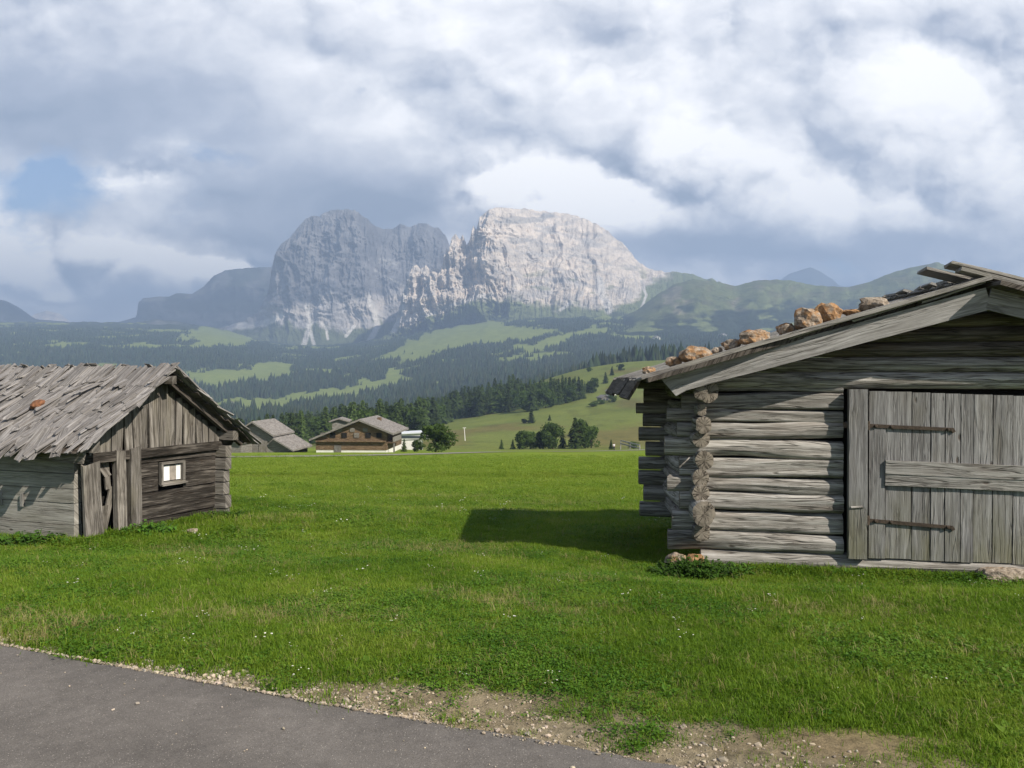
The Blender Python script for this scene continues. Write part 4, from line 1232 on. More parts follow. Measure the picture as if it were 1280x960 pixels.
class House:
    """a gabled building: front gable towards the camera"""
    def __init__(self, name, u, Y, rz, label, cat='building', group=None):
        self.o = px(u, Y); self.c, self.s = math.cos(rz), math.sin(rz)
        self.root = empty(name, self.o, label, cat, group)
    def p(self, x, y, z): return self.o + Vector((x * self.c - y * self.s, x * self.s + y * self.c, z))
    def box(self, x0, x1, y0, y1, z0, z1, name, mat, parent=None, mb=None, horiz=True):
        m = mb or MB()
        if horiz: add_plank(m, self.p(x0, (y0 + y1) / 2, (z0 + z1) / 2), self.p(x1, (y0 + y1) / 2, (z0 + z1) / 2), Vector((0, 0, 1)), z1 - z0, abs(y1 - y0), warp=0, ns=1)
        else: add_plank(m, self.p((x0 + x1) / 2, (y0 + y1) / 2, z0), self.p((x0 + x1) / 2, (y0 + y1) / 2, z1), Vector((self.c, self.s, 0)), x1 - x0, abs(y1 - y0), warp=0, ns=1)
        for i in range(len(m.g)):
            g = m.g[i]
        if mb is None: return m.build(name, [mat], parent or self.root)
    def prism(self, pts, y0, y1, name, mat, parent=None):
        """closed outline in the gable plane pushed back to y1"""
        m = MB(); n = len(pts)
        V = [self.p(x, y0, z) for x, z in pts] + [self.p(x, y1, z) for x, z in pts]
        Fc = [list(range(n))[::-1], list(range(n, 2 * n))] + [(i, (i + 1) % n, n + (i + 1) % n, n + i) for i in range(n)]
        G = [(x, z, 3.1) for x, z in pts] + [(x + (y1 - y0), z, 3.1) for x, z in pts]
        m.add(V, Fc, G)
        return m.build(name, [mat], parent or self.root)

def farm():
    h = House('farmhouse', 440, 116, -.06, 'timber farmhouse with white base and wide grey gabled roof', 'farmhouse')
    # white ground floor, timber above, wide low roof
    h.prism([(-5.3, -.4), (5.0, -.4), (5.0, .35), (-5.3, .35)], 0, 11, 'plinth', WHITEP)
    zr = lambda x: 4.6 - .40 * abs(x - 1.2)
    h.prism([(-5.35, .35), (5.05, .35), (5.05, zr(5.05) - .1), (1.2, 4.5), (-5.35, zr(-5.35) - .1)], -.06, 11, 'timber_wall', BROWN)
    for k, x in enumerate((-4.6, -3.2, -1.5, .3, 2.0, 3.6)):
        w = h.box(x, x + .75, -.17, -.06, 2.15, 2.85, 'shutter', DARK if k % 3 else OLDBOARD)
    h.box(-5.3, 5.0, -.5, -.10, 1.55, 1.75, 'balcony_rail', BROWN)
    for k in range(3): h.box(-2.2 + 1.9 * k, -1.5 + 1.9 * k, -.14, -.07, 3.0, 3.55, 'shutter', OLDBOARD)
    h.box(-2.6, -1.6, -.12, .0, -.3, 1.0, 'door', GREYB, horiz=False)
    r = h.prism([(-6.1, zr(-6.1)), (1.2, zr(1.2)), (1.2, zr(1.2) + .28), (-6.1, zr(-6.1) + .28)], -.9, 11, 'roof', ROOFG)
    r2 = h.prism([(1.2, zr(1.2)), (6.2, zr(6.2)), (6.2, zr(6.2) + .28), (1.2, zr(1.2) + .28)], -.9, 11, 'roof', ROOFG)
    h.box(2.2, 2.75, 6.5, 7.1, 3.6, 4.75, 'chimney', BROWN, r2, horiz=False)
    h.box(5.05, 6.0, .5, 6, 1.3, 1.5, 'balcony', BROWN)
    h.box(5.85, 6.0, .5, 6, 1.5, 2.2, 'balcony', GREYB)
    h.box(5.9, 6.1, .6, .8, -.4, 1.3, 'post', GREYB, horiz=False)
    # small house roof showing just behind
    b = House('outbuilding', 424, 136, .1, 'small grey roofed outbuilding peeping over the farmhouse roof', 'outbuilding')
    b.prism([(-1.2, 0), (1.2, 0), (1.2, 5.1), (0, 5.5), (-1.2, 5.1)], 0, 4, 'wall', GREYB)
    b.prism([(-1.7, 5.0), (0, 5.5), (1.7, 5.0), (1.7, 5.2), (0, 5.72), (-1.7, 5.2)], -.5, 4.5, 'roof', ROOFG)
    # grey barn
    g = House('grey_barn', 327, 116, -.10, 'grey boarded barn with a stepped roof beside the track', 'barn')
    zr = lambda x: 4.3 - .62 * abs(x + 1.2)
    g.prism([(-4.0, -.5), (4.3, -.5), (4.3, zr(4.3) - .55), (2.0, zr(2.0) - .5), (-1.2, 4.2), (-4.0, zr(-4.0) - .1)], 0, 7, 'wall', GREYB)
    g.prism([(-4.9, zr(-4.9)), (-1.2, zr(-1.2)), (-1.2, zr(-1.2) + .25), (-4.9, zr(-4.9) + .25)], -.7, 7.6, 'roof', ROOFG)
    g.prism([(-1.2, zr(-1.2)), (2.0, zr(2.0)), (2.0, zr(2.0) + .25), (-1.2, zr(-1.2) + .25)], -.7, 7.6, 'roof', ROOFG)
    g.prism([(2.02, zr(2.0) - .35), (5.0, zr(5.0) - .2), (5.0, zr(5.0) + .02), (2.02, zr(2.0) - .12)], -.9, 7.2, 'lean_to_roof', ROOFG)
    g.box(-.4, .9, -.08, 0, -.3, 1.7, 'door', OLDBOARD, horiz=False)
    s = House('shed', 291, 112, -.2, 'low grey shed corner between the near hut and the grey barn', 'shed')
    s.prism([(-1.3, -.4), (1.2, -.4), (1.2, 1.3), (-1.3, 1.7)], 0, 3, 'wall', GREYB)
    s.prism([(-1.6, 1.72), (1.5, 1.3), (1.5, 1.5), (-1.6, 1.92)], -.4, 3.4, 'roof', ROOFG)
    # white modern lift building
    l = House('lift_station', 521, 205, .05, 'long white building with a dark window band behind the tree', 'building')
    l.prism([(-4.2, -1), (1.2, -1), (1.2, 2.6), (-4.2, 2.6)], 0, 6, 'wall', WHITEP)
    l.prism([(-4.4, 2.6), (4.2, 2.9), (4.2, 4.4), (-4.4, 4.0)], -.3, 6, 'upper_storey', WHITEP)
    l.box(-4.0, 3.9, -.42, -.3, 3.0, 3.6, 'window', GLASS)
    l.prism([(-4.8, 4.0), (4.6, 4.45), (4.6, 4.75), (-4.8, 4.3)], -.8, 6.5, 'roof', plain('pale_roof', (.66, .68, .72), .6, .1, 1))
    # hamlet on the hill
    for (u, Y, w, hh, lab) in ((769, 610, 8, 5.5, 'pale grey hamlet house whose roof shows left of the hut eave'), (757, 575, 6, 4, 'lower hamlet house with a light roof beside the dark spruce'), (783, 640, 8, 6, 'hamlet house partly hidden behind the log hut eave')):
        q = House('hamlet_house', u, Y, .25, lab, 'house', 'houses of the hamlet on the hill')
        q.prism([(-w / 2, -2), (w / 2, -2), (w / 2, hh * .6), (0, hh), (-w / 2, hh * .6)], 0, 9, 'wall', WHITEP if w > 6 else GREYB)
        q.prism([(-w * .62, hh * .52), (0, hh), (w * .62, hh * .52), (w * .62, hh * .52 + .4), (0, hh + .45), (-w * .62, hh * .52 + .4)], -1, 10, 'roof', ROOFG)
        q.box(-w * .28, -w * .08, -.1, 0, .3, 1.8, 'window', GLASS); q.box(w * .08, w * .28, -.1, 0, .3, 1.8, 'window', GLASS)
    # tiny chalets on far meadows
    for (u, Y, lab) in ((342, 1560, 'tiny white chalet in the lower far meadow'), (288, 1750, 'tiny chalet at the left edge of the far forest clearing'), (905, 3290, 'tiny pale hut on the green slope below the right ridge'), (822, 3100, 'tiny hut on the slope left of the log hut stones')):
        q = House('far_chalet', u, Y, .3, lab, 'chalet', 'chalets on the far slopes')
        w = 5.5 * Y / 1500
        q.prism([(-w, -3), (w, -3), (w, w * .7), (0, w * 1.15), (-w, w * .7)], 0, w * 2, 'wall', WHITEP)
        q.prism([(-w * 1.2, w * .6), (0, w * 1.16), (w * 1.2, w * .6), (w * 1.2, w * .75), (0, w * 1.32), (-w * 1.2, w * .75)], -2, w * 2.2, 'roof', ROOFG)
    # pale lift post on the hillside
    b = px(581.5, 345)
    t = empty('lift_pylon', b, 'thin white lift post with short crossarm on the hillside', 'pylon')
    mb = MB(); add_plank(mb, b + Vector((0, 0, -.3)), b + Vector((-.4, 0, 5.6)), Vector((1, 0, 0)), .36, .34, warp=0, taper=.75); mb.build('pole', [WHITEP], t)
    mb = MB(); add_plank(mb, b + Vector((-1.1, 0, 5.5)), b + Vector((.4, 0, 5.6)), Vector((0, 0, 1)), .25, .25, warp=0); mb.build('crossarm', [WHITEP], t)
    # light timber rails by the path
    t = empty('rail_fence', px(785, 214), 'pale wooden rails sloping beside the path near the log hut', 'fence')
    a, c = px(776, 214), px(800, 206)
    for z in (1.5, .7):
        mb = MB(); add_plank(mb, a + Vector((0, 0, z + .9)), c + Vector((0, 0, z - .4)), Vector((0, 0, 1)), .34, .12, warp=.02); mb.build('rail', [RAIL], t)
    for q in (0, .5, 1):
        p0 = a.lerp(c, q); mb = MB(); add_plank(mb, p0 + Vector((0, .1, -.2)), p0 + Vector((0, .1, 2.3 - 1.2 * q)), Vector((1, 0, 0)), .25, .2, warp=0); mb.build('post', [RAIL], t)
farm()

# walker on the path
def walker():
    b = px(767.5, 183)
    root = empty('person', b, 'person in a white top and dark trousers walking on the far path', 'person')
    def skin(name, verts, edges, rad, mat, rootv=0):
        me = bpy.data.meshes.new(name); me.from_pydata([b + Vector(v) for v in verts], edges, [])
        me.materials.append(mat)
        o = bpy.data.objects.new(name, me); link(o, root)
        sk = o.modifiers.new('skin', 'SKIN'); sk.use_smooth_shade = True
        for i, r in enumerate(rad): me.skin_vertices[0].data[i].radius = (r, r)
        me.skin_vertices[0].data[rootv].use_root = True
        o.modifiers.new('sub', 'SUBSURF').levels = 1
        return o
    skinm = plain('skin', (.45, .28, .2), .6, .1, 3); shirt = plain('white_cloth', (.75, .75, .76), .9, .1, 8); trou = plain('dark_cloth', (.035, .035, .05), .9, .2, 8); hair = plain('brown_hair', (.06, .035, .02), .8, .3, 20)
    skin('body', [(0, 0, .95), (0, 0, 1.2), (0, 0, 1.42), (0, 0, 1.52), (0, -.01, 1.63), (0, -.02, 1.70), (.18, 0, 1.42), (.24, .05, 1.15), (.24, -.06, .9), (-.18, 0, 1.42), (-.24, -.05, 1.15), (-.24, -.14, .92), (.1, 0, .9), (.11, -.12, .5), (.11, -.08, .06), (.11, -.24, .03), (-.1, 0, .9), (-.11, .1, .5), (-.11, .26, .1), (-.11, .12, .04)],
         [(0, 1), (1, 2), (2, 3), (3, 4), (4, 5), (2, 6), (6, 7), (7, 8), (2, 9), (9, 10), (10, 11), (0, 12), (12, 13), (13, 14), (14, 15), (0, 16), (16, 17), (17, 18), (18, 19)],
         [.13, .12, .13, .06, .095, .08, .06, .045, .04, .06, .045, .04, .085, .06, .04, .035, .085, .06, .04, .035], skinm)
    skin('shirt', [(0, 0, .92), (0, 0, 1.2), (0, 0, 1.45), (.19, 0, 1.43), (.245, .05, 1.16), (-.19, 0, 1.43), (-.245, -.05, 1.16)], [(0, 1), (1, 2), (2, 3), (3, 4), (2, 5), (5, 6)], [.16, .15, .15, .085, .07, .085, .07], shirt)
    skin('trousers', [(0, 0, .95), (.1, 0, .88), (.11, -.12, .5), (.11, -.08, .1), (-.1, 0, .88), (-.11, .1, .5), (-.11, .25, .13)], [(0, 1), (1, 2), (2, 3), (0, 4), (4, 5), (5, 6)], [.15, .11, .085, .065, .11, .085, .065], trou)
    mb = MB(); add_rock(mb, b + Vector((0, .015, 1.69)), .10, .115, .10, 5, .05, 2); mb.build('hair', [hair], root)
walker()

# ------------------------------------------------------------------ grass, gravel, weeds
def blade_mat(name, stops, trans=.48):
    m, nt, bs = new_mat(name)
    geo = nt.n('ShaderNodeNewGeometry'); oi = nt.n('ShaderNodeObjectInfo')
    at = nt.n('ShaderNodeAttribute', attribute_name='tint')
    pos = nt.n('ShaderNodeObjectInfo').outputs['Location']
    big = nt.noise(pos, .55, 4, .6)
    fin = nt.noise(pos, 2.3, 4, .6)
    v = nt.m('ADD', nt.m('MULTIPLY', oi.outputs['Random'], .35), nt.m('ADD', nt.m('MULTIPLY', big, 1.25), nt.m('ADD', nt.m('MULTIPLY', fin, .9), -.80)))
    v = nt.m('ADD', v, nt.m('MULTIPLY', nt.m('SUBTRACT', nt.sep(at.outputs['Vector'])[0], .5), .35))
    y = nt.sep(pos)[1]
    col = nt.ramp(v, stops)
    col = nt.mix(nt.mapr(y, 8, 30), col, nt.ramp(v, [(.2, (.160, .255, .018)), (.8, (.255, .32, .042))]))
    nt.put(bs.inputs['Base Color'], col); bs.inputs['Roughness'].default_value = .6
    bs.inputs['Specular IOR Level'].default_value = .25
    tr = nt.n('ShaderNodeBsdfTranslucent'); nt.put(tr.inputs[0], col)
    mx = nt.n('ShaderNodeMixShader'); mx.inputs[0].default_value = trans
    nt.t.links.new(bs.outputs[0], mx.inputs[1]); nt.t.links.new(tr.outputs[0], mx.inputs[2])
    out = [n for n in nt.t.nodes if n.type == 'OUTPUT_MATERIAL'][0]
    nt.t.links.new(mx.outputs[0], out.inputs[0])
    return m
BLADE = blade_mat('grass_blades', [(.1, (.078, .158, .008)), (.45, (.150, .255, .016)), (.8, (.235, .305, .036))])
CLOVER = blade_mat('clover_leaves', [(.1, (.052, .138, .010)), (.5, (.104, .215, .018)), (.9, (.17, .275, .03))])
STRAW = blade_mat('dry_straw', [(.1, (.20, .17, .06)), (.9, (.34, .29, .13))], .2)

PETAL = plain('clover_blossom', (.62, .60, .52), .8, .15, 30)

def tuft(kind, seed):
    r = np.random.default_rng(seed)
    V, Fc, T = [], [], []
    def quad_blade(c, a, L, w, lean, tv):
        d = np.array((math.cos(a), math.sin(a), 0)); s = np.array((-math.sin(a), math.cos(a), 0)); b = len(V)
        up = np.array((0, 0, 1.0))
        p1 = c + up * L * .55 * (1 - .3 * lean) + d * L * .25 * lean; p2 = p1 + up * L * .45 * (1 - lean) + d * L * .6 * lean
        V.extend([c - s * w, c + s * w, p1 + s * w * .8, p1 - s * w * .8, p2])
        Fc.extend([(b, b + 1, b + 2), (b, b + 2, b + 3), (b + 3, b + 2, b + 4)]); T.extend([(tv, 0, 0)] * 5)
    if kind == 'blade':
        for _ in range(60):
            c = np.array((r.normal(0, .055), r.normal(0, .055), -.01))
            quad_blade(c, r.uniform(0, 6.28), r.uniform(.025, .07), r.uniform(.0016, .0032), r.uniform(.2, .95), r.uniform(0, 1))
    elif kind == 'long':
        for _ in range(38):
            c = np.array((r.normal(0, .05), r.normal(0, .05), -.01))
            quad_blade(c, r.uniform(0, 6.28), r.uniform(.06, .13), r.uniform(.0018, .0036), r.uniform(.3, 1.0), r.uniform(0, 1))
    elif kind == 'dock':
        for i in range(7):
            a = i * .9 + r.uniform(-.2, .2); L = r.uniform(.05, .10); w = L * .22; b = len(V)
            d = np.array((math.cos(a), math.sin(a), r.uniform(.25, .9))); q = np.array((-math.sin(a), math.cos(a), 0)); c = np.zeros(3)
            V.extend([c, c + d * L * .5 + q * w, c + d * L * .95 - np.array((0, 0, L * .2)), c + d * L * .5 - q * w, c + d * L * .5 - np.array((0, 0, L * .08))])
            Fc.extend([(b, b + 1, b + 4), (b + 1, b + 2, b + 4), (b + 2, b + 3, b + 4), (b + 3, b, b + 4)]); T.extend([(r.uniform(.5, 1), 0, 0)] * 5)
    elif kind == 'flower':
        for i in range(5):
            c = np.array((r.normal(0, .05), r.normal(0, .05), r.uniform(.03, .07))); b = len(V); n = 7; q = r.uniform(.005, .009)
            V.append(c + np.array((0, 0, .004)))
            for k in range(n): V.append(c + np.array((math.cos(.9 * k) * q, math.sin(.9 * k) * q, 0)))
            Fc.extend([(b, b + 1 + k, b + 1 + (k + 1) % n) for k in range(n)]); T.extend([(.5, 0, 0)] * (n + 1))
    elif kind == 'straw':
        for _ in range(9):
            c = np.array((r.normal(0, .05), r.normal(0, .05), 0))
            quad_blade(c, r.uniform(0, 6.28), r.uniform(.06, .17), r.uniform(.0010, .0018), r.uniform(.4, 1.1), r.uniform(0, 1))
    else:
        for _ in range(34):
            c = np.array((r.normal(0, .06), r.normal(0, .06), r.uniform(.008, .045))); rad = r.uniform(.005, .0125)
            tilt = r.normal(0, .35, 2); b = len(V); n = 6
            a0 = r.uniform(0, 6.28)
            V.append(c)
            for k in range(n):
                a = a0 + 6.283 * k / n; q = rad * (1 if k % 2 else .82)
                V.append(c + np.array((math.cos(a) * q, math.sin(a) * q, (math.cos(a) * tilt[0] + math.sin(a) * tilt[1]) * q + .15 * q)))
            Fc.extend([(b, b + 1 + k, b + 1 + (k + 1) % n) for k in range(n)]); T.extend([(r.uniform(0, 1), 0, 0)] * (n + 1))
    mat = {'blade': BLADE, 'long': BLADE, 'straw': STRAW, 'flower': PETAL}.get(kind, CLOVER)
    return np_mesh('tuft_' + kind, np.array(V), np.array(Fc), [mat], np.array(T), False)

def scatter(name, P, rot, scl, idx, meshes, label, cat):
    col = bpy.data.collections.new(name + '_sources')
    for i, me in enumerate(meshes):
        o = bpy.data.objects.new('source_%02d' % i, me); col.objects.link(o)
    me = bpy.data.meshes.new(name)
    me.vertices.add(len(P)); me.vertices.foreach_set('co', np.ascontiguousarray(P, dtype=np.float32).ravel())
    for nm, typ, key, arr in (('rot', 'FLOAT_VECTOR', 'vector', rot), ('scl', 'FLOAT_VECTOR', 'vector', scl)):
        at = me.attributes.new(nm, typ, 'POINT'); at.data.foreach_set(key, np.ascontiguousarray(arr, dtype=np.float32).ravel())
    at = me.attributes.new('pick', 'INT', 'POINT'); at.data.foreach_set('value', np.ascontiguousarray(idx, dtype=np.int32))
    o = link(bpy.data.objects.new(name, me)); tag(o, label, cat, kind='stuff')
    ng = bpy.data.node_groups.new(name + '_scatter', 'GeometryNodeTree')
    ng.interface.new_socket('Geometry', in_out='INPUT', socket_type='NodeSocketGeometry'); ng.interface.new_socket('Geometry', in_out='OUTPUT', socket_type='NodeSocketGeometry')
    N = ng.nodes; Lk = ng.links
    gi = N.new('NodeGroupInput'); go = N.new('NodeGroupOutput'); ip = N.new('GeometryNodeInstanceOnPoints'); ci = N.new('GeometryNodeCollectionInfo')
    ci.inputs['Collection'].default_value = col; ci.inputs['Separate Children'].default_value = True; ci.inputs['Reset Children'].default_value = True
    def na(nm, typ):
        n = N.new('GeometryNodeInputNamedAttribute'); n.data_type = typ; n.inputs['Name'].default_value = nm
        return n.outputs['Attribute']
    e2r = N.new('FunctionNodeEulerToRotation')
    Lk.new(na('rot', 'FLOAT_VECTOR'), e2r.inputs[0])
    Lk.new(gi.outputs[0], ip.inputs['Points']); Lk.new(ci.outputs[0], ip.inputs['Instance'])
    ip.inputs['Pick Instance'].default_value = True
    Lk.new(na('pick', 'INT'), ip.inputs['Instance Index']); Lk.new(e2r.outputs[0], ip.inputs['Rotation']); Lk.new(na('scl', 'FLOAT_VECTOR'), ip.inputs['Scale'])
    Lk.new(ip.outputs[0], go.inputs[0])
    md = o.modifiers.new('scatter', 'NODES'); md.node_group = ng
    return o

def in_huts(x, y):
    p = np.stack([x - C0.x, y - C0.y], -1); m = np.array(((EF.x, ES.x), (EF.y, ES.y))); q = p @ np.linalg.inv(m).T
    a = (q[:, 0] > .05) & (q[:, 0] < WID) & (q[:, 1] > .02) & (q[:, 1] < DEP)
    g = (x - HA.x) * GE.x + (y - HA.y) * GE.y; l = (x - HA.x) * LE.x + (y - HA.y) * LE.y
    return a | ((g > .03) & (g < GW) & (l > 0) & (l < HL))

def grass():
    P, R, S, I = [], [], [], []
    def put(n, y0, y1, power, scale, umin=-760, umax=760):
        # uniform on the ground inside the view wedge
        y = np.sqrt(RNG.uniform(y0 ** 2, y1 ** 2, n)) if power == 2 else RNG.uniform(y0, y1, n)
        x = RNG.uniform(umin, umax, n) / F * y
        s = road_s(x, y); t = road_t(x, y)
        nz = fbm(x * 1.6, y * 1.6, 4.0, 4)
        wid = .20 + .22 * smooth(1.0, 4.2, t) + .42 * nz
        keep = (RNG.uniform(0, 1, n) < .05 + .40 * smooth(.05, .4, fbm(x * 3.2, y * 3.2, 61.0, 3)) + .95 * smooth(-.14, .14, s - wid)) & (s > .03) & ~in_huts(x, y)
        for (cx, cy, rx, ry) in ((2.15, 5.0, .5, .13), (2.5, 6.1, .45, .1), (.75, 4.2, .5, .18), (1.6, 3.7, .6, .2)):
            e = np.exp(-((x - cx) / rx) ** 2 - ((y - cy) / ry) ** 2 + .8 * nz)
            keep &= RNG.uniform(0, 1, n) > e * .85
        keep &= (np.abs(y - 31.8 + .6 * -fbm(x * .12, 3.0, 1.0, 2)) > .5) | (RNG.uniform(0, 1, n) < .25) | (fbm(x * .35, y * .3, 5.0, 3) < -.15)
        keep &= RNG.uniform(0, 1, n) < smooth(100, 58, y)
        x, y = x[keep], y[keep]; n = len(x)
        z = ground_z(x, y)
        cl = fbm(x * .8, y * .8, 12.0, 3) + RNG.normal(0, .18, n)
        idx = RNG.integers(0, 4, n)
        c = RNG.uniform(0, 1, n)
        idx = np.where((cl > .12) & (c < .55), RNG.integers(6, 8, n), idx)
        idx = np.where(c > .955, RNG.integers(8, 10, n), idx)
        dryp = fbm(x * .55, y * .75, 44.0, 4, .6)
        idx = np.where((dryp > .42) & (RNG.uniform(0, 1, n) < .3) & (x < 1.0), RNG.integers(8, 10, n), idx)
        idx = np.where((c > .55) & (c < .558), 10, idx)
        for (cx, cy, rx, ry, q) in ((-1.7, 5.9, .55, .3, .5), (-.97, 10.2, .8, .5, .5), (-4.0, 12.6, .8, .35, .6), (-2.9, 8.6, .5, .3, .35), (2.5, 6.1, .5, .2, .6), (-.6, 14.5, 1.2, .4, .4), (1.2, 16.5, 1.3, .4, .4), (-1.2, 18.5, 2.0, .4, .4), (.9, 7.6, .5, .2, .35)):
            e = np.exp(-((x - cx) / rx) ** 2 - ((y - cy) / ry) ** 2 + .9 * fbm(x * 1.6, y * 1.6, 4.0, 4))
            idx = np.where(RNG.uniform(0, 1, n) < np.minimum(e, 1) * q, RNG.integers(8, 10, n), idx)
        idx = np.where((c > .56) & (c < .5625) & (y < 22), 11, idx)
        lg = (c > .84) & (c < .90); idx = np.where(lg, RNG.integers(4, 6, n), idx)
        sc = scale * RNG.uniform(.7, 1.3, n) * (1 + .25 * fbm(x * .5, y * .5, 30.0, 2))
        P.append(np.stack([x, y, z], -1)); R.append(np.stack([RNG.normal(0, .12, n), RNG.normal(0, .12, n), RNG.uniform(0, 6.28, n)], -1)); S.append(np.stack([sc, sc, sc * RNG.uniform(.75, 1.2, n)], -1)); I.append(idx)
    put(22000, 3.0, 6.0, 2, .75)
    put(34000, 6.0, 11, 2, .85)
    put(36000, 11, 19, 2, 1.2)
    put(30000, 19, 34, 2, 1.6)
    put(18000, 30, 62, 2, 2.2)
    put(16000, 50, 100, 2, 2.6)
    # taller fringe along the hut walls
    q = []
    for k in range(900):
        a = random.uniform(-.3, 4.2); q.append(B(a, random.uniform(-.22, -.02), 0))
    for k in range(700):
        g = random.uniform(-.1, GW + .3); q.append(H(g, random.uniform(-.3, -.10), 0))
    for k in range(700):
        l = random.uniform(-.3, 3.0); q.append(H(random.uniform(-.3, -.02), l, 0))
    x = np.array([v.x for v in q]); y = np.array([v.y for v in q]); n = len(x)
    P.append(np.stack([x, y, ground_z(x, y)], -1)); R.append(np.stack([RNG.normal(0, .1, n), RNG.normal(0, .1, n), RNG.uniform(0, 6.28, n)], -1))
    sc = RNG.uniform(.9, 1.6, n); S.append(np.stack([sc, sc, sc], -1)); I.append(RNG.integers(2, 8, n))
    meshes = [tuft('blade', i) for i in range(4)] + [tuft('long', 10 + i) for i in range(2)] + [tuft('clover', 20 + i) for i in range(2)] + [tuft('straw', 30 + i) for i in range(2)] + [tuft('dock', 50), tuft('flower', 60)]
    scatter('grass', np.concatenate(P), np.concatenate(R), np.concatenate(S), np.concatenate(I), meshes, 'short green meadow grass with clover between road and huts', 'grass')
grass()

def gravel():
    n = 30000
    t = RNG.uniform(-3.5, 7.5, n); s = RNG.exponential(.17, n) - .03
    x = EDGE0[0] + RD[0] * t + RN[0] * s; y = EDGE0[1] + RD[1] * t + RN[1] * s
    nz = fbm(x * 1.6, y * 1.6, 4.0, 4)
    k = (RNG.uniform(0, 1, n) < 1 - .65 * smooth(1.8, 4.0, t)) & (s < .36 + .45 * nz) & (RNG.uniform(0, 1, n) < .35 + .9 * smooth(-.2, .35, fbm(x * 2.2, y * 2.2, 14.0, 3)))
    x, y, s = x[k], y[k], s[k]; n = len(x)
    # a few loose chips on the asphalt
    m = 260; tx = RNG.uniform(-3, 6, m); sx = -RNG.exponential(.45, m)
    x = np.concatenate([x, EDGE0[0] + RD[0] * tx + RN[0] * sx]); y = np.concatenate([y, EDGE0[1] + RD[1] * tx + RN[1] * sx]); s = np.concatenate([s, sx]); n = len(x)
    z = np.where(s < 0, ROADZ + .006, ground_z(x, y))
    r = np.minimum(RNG.lognormal(math.log(.0040), .6, n), .018) * np.where(s < -.03, .6, 1)
    bm = bmesh.new(); bmesh.ops.create_icosphere(bm, subdivisions=1, radius=1); base = np.array([v.co for v in bm.verts]); fc = np.array([[v.index for v in f.verts] for f in bm.faces]); bm.free()
    V = base[None] * RNG.uniform(.65, 1.25, (n, len(base), 1)) * np.stack([RNG.uniform(.8, 1.5, n), RNG.uniform(.7, 1.1, n), RNG.uniform(.45, .85, n)], -1)[:, None] * r[:, None, None]
    a = RNG.uniform(0, 6.28, n); ca, sa = np.cos(a)[:, None], np.sin(a)[:, None]
    V = np.stack([V[..., 0] * ca - V[..., 1] * sa, V[..., 0] * sa + V[..., 1] * ca, V[..., 2]], -1) + np.stack([x, y, z + r * .25], -1)[:, None]
    c = np.array((.34, .29, .23))[None] * RNG.uniform(.5, 1.4, (n, 1)) * np.stack([RNG.uniform(.97, 1.06, n), np.ones(n), RNG.uniform(.88, 1.05, n)], -1)
    m_, nt, bs = new_mat('pebble')
    at = nt.n('ShaderNodeAttribute', attribute_name='tint'); nt.put(bs.inputs['Base Color'], at.outputs['Color']); bs.inputs['Roughness'].default_value = .9
    me = np_mesh('gravel', V.reshape(-1, 3), (fc[None] + (np.arange(n) * len(base))[:, None, None]).reshape(-1, 3), [m_], np.repeat(c[:, None], len(base), 1).reshape(-1, 3), False)
    o = link(bpy.data.objects.new('gravel', me)); tag(o, 'pale gravel scattered along the edge of the asphalt road', 'gravel', kind='stuff')
gravel()

WEED = leaf_mat('weed_leaves', (.045, .12, .014), (.095, .19, .026))
def weed(x, y, n, rad, hgt, leaf, label, seed):
    r = np.random.default_rng(seed)
    z0 = float(ground_z(x, y))
    root = empty('weed_plant', (x, y, z0), label, 'plant', 'weeds at the hut walls')
    V, Fc = [], []; st = MB()
    for i in range(n):
        a = r.uniform(0, 6.28); q = rad * math.sqrt(r.uniform(0, 1)); h = hgt * r.uniform(.45, 1.0) * (1 - .5 * (q / rad) ** 2)
        bx, by = math.cos(a) * q, math.sin(a) * q * .6
        tipx, tipy = bx * 1.25 + r.normal(0, .02), by * 1.25 + r.normal(0, .02)
        add_plank(st, (x + bx * .8, y + by * .8, z0 - .02), (x + tipx, y + tipy, z0 + h), Vector((1, 0, 0)), .006, .006, ns=1, warp=0)
        for k in range(7):
            t = r.uniform(.25, 1.0); c = np.array((x + bx * .8 + (tipx - bx * .8) * t, y + by * .8 + (tipy - by * .8) * t, z0 + h * t))
            b = r.uniform(0, 6.28); L = leaf * r.uniform(.6, 1.2); w = L * r.uniform(.28, .42); dz = r.uniform(-.5, .35)
            d = np.array((math.cos(b), math.sin(b), dz)); s = np.array((-math.sin(b), math.cos(b), r.normal(0, .3))); m = len(V)
            V += [c, c + d * L * .5 + s * w, c + d * L - np.array((0, 0, L * .25)), c + d * L * .5 - s * w, c + d * L * .5 + np.array((0, 0, L * .06))]
            Fc += [(m, m + 4, m + 1), (m + 1, m + 4, m + 2), (m + 2, m + 4, m + 3), (m + 3, m + 4, m)]
    st.build('stems', [plain('weed_stem', (.06, .11, .03), .8, .2, 9)], root)
    o = bpy.data.objects.new('leaves', np_mesh('leaves', np.array(V), np.array(Fc), [WEED], None, False)); link(o, root)
p = B(-.05, -.42, 0); weed(p.x, p.y, 150, .42, .26, .06, 'lush green weeds in front of the corner of the log hut', 1)
p = B(.45, -.25, 0); weed(p.x, p.y, 40, .25, .16, .05, 'smaller green weeds along the sill right of the hut corner', 2)
p = B(2.95, -.22, 0); weed(p.x, p.y, 30, .18, .14, .05, 'little weed patch under the plank door', 3)
p = H(-.35, .45, 0); weed(p.x, p.y, 70, .45, .22, .07, 'broad weeds at the foot of the shake hut side wall', 4)
p = H(.75, -.35, 0); weed(p.x, p.y, 60, .40, .20, .06, 'weeds before the posts of the shake hut', 5)
p = H(-.3, 1.7, 0); weed(p.x, p.y, 60, .5, .2, .07, 'weeds along the left part of the shake hut wall', 6)
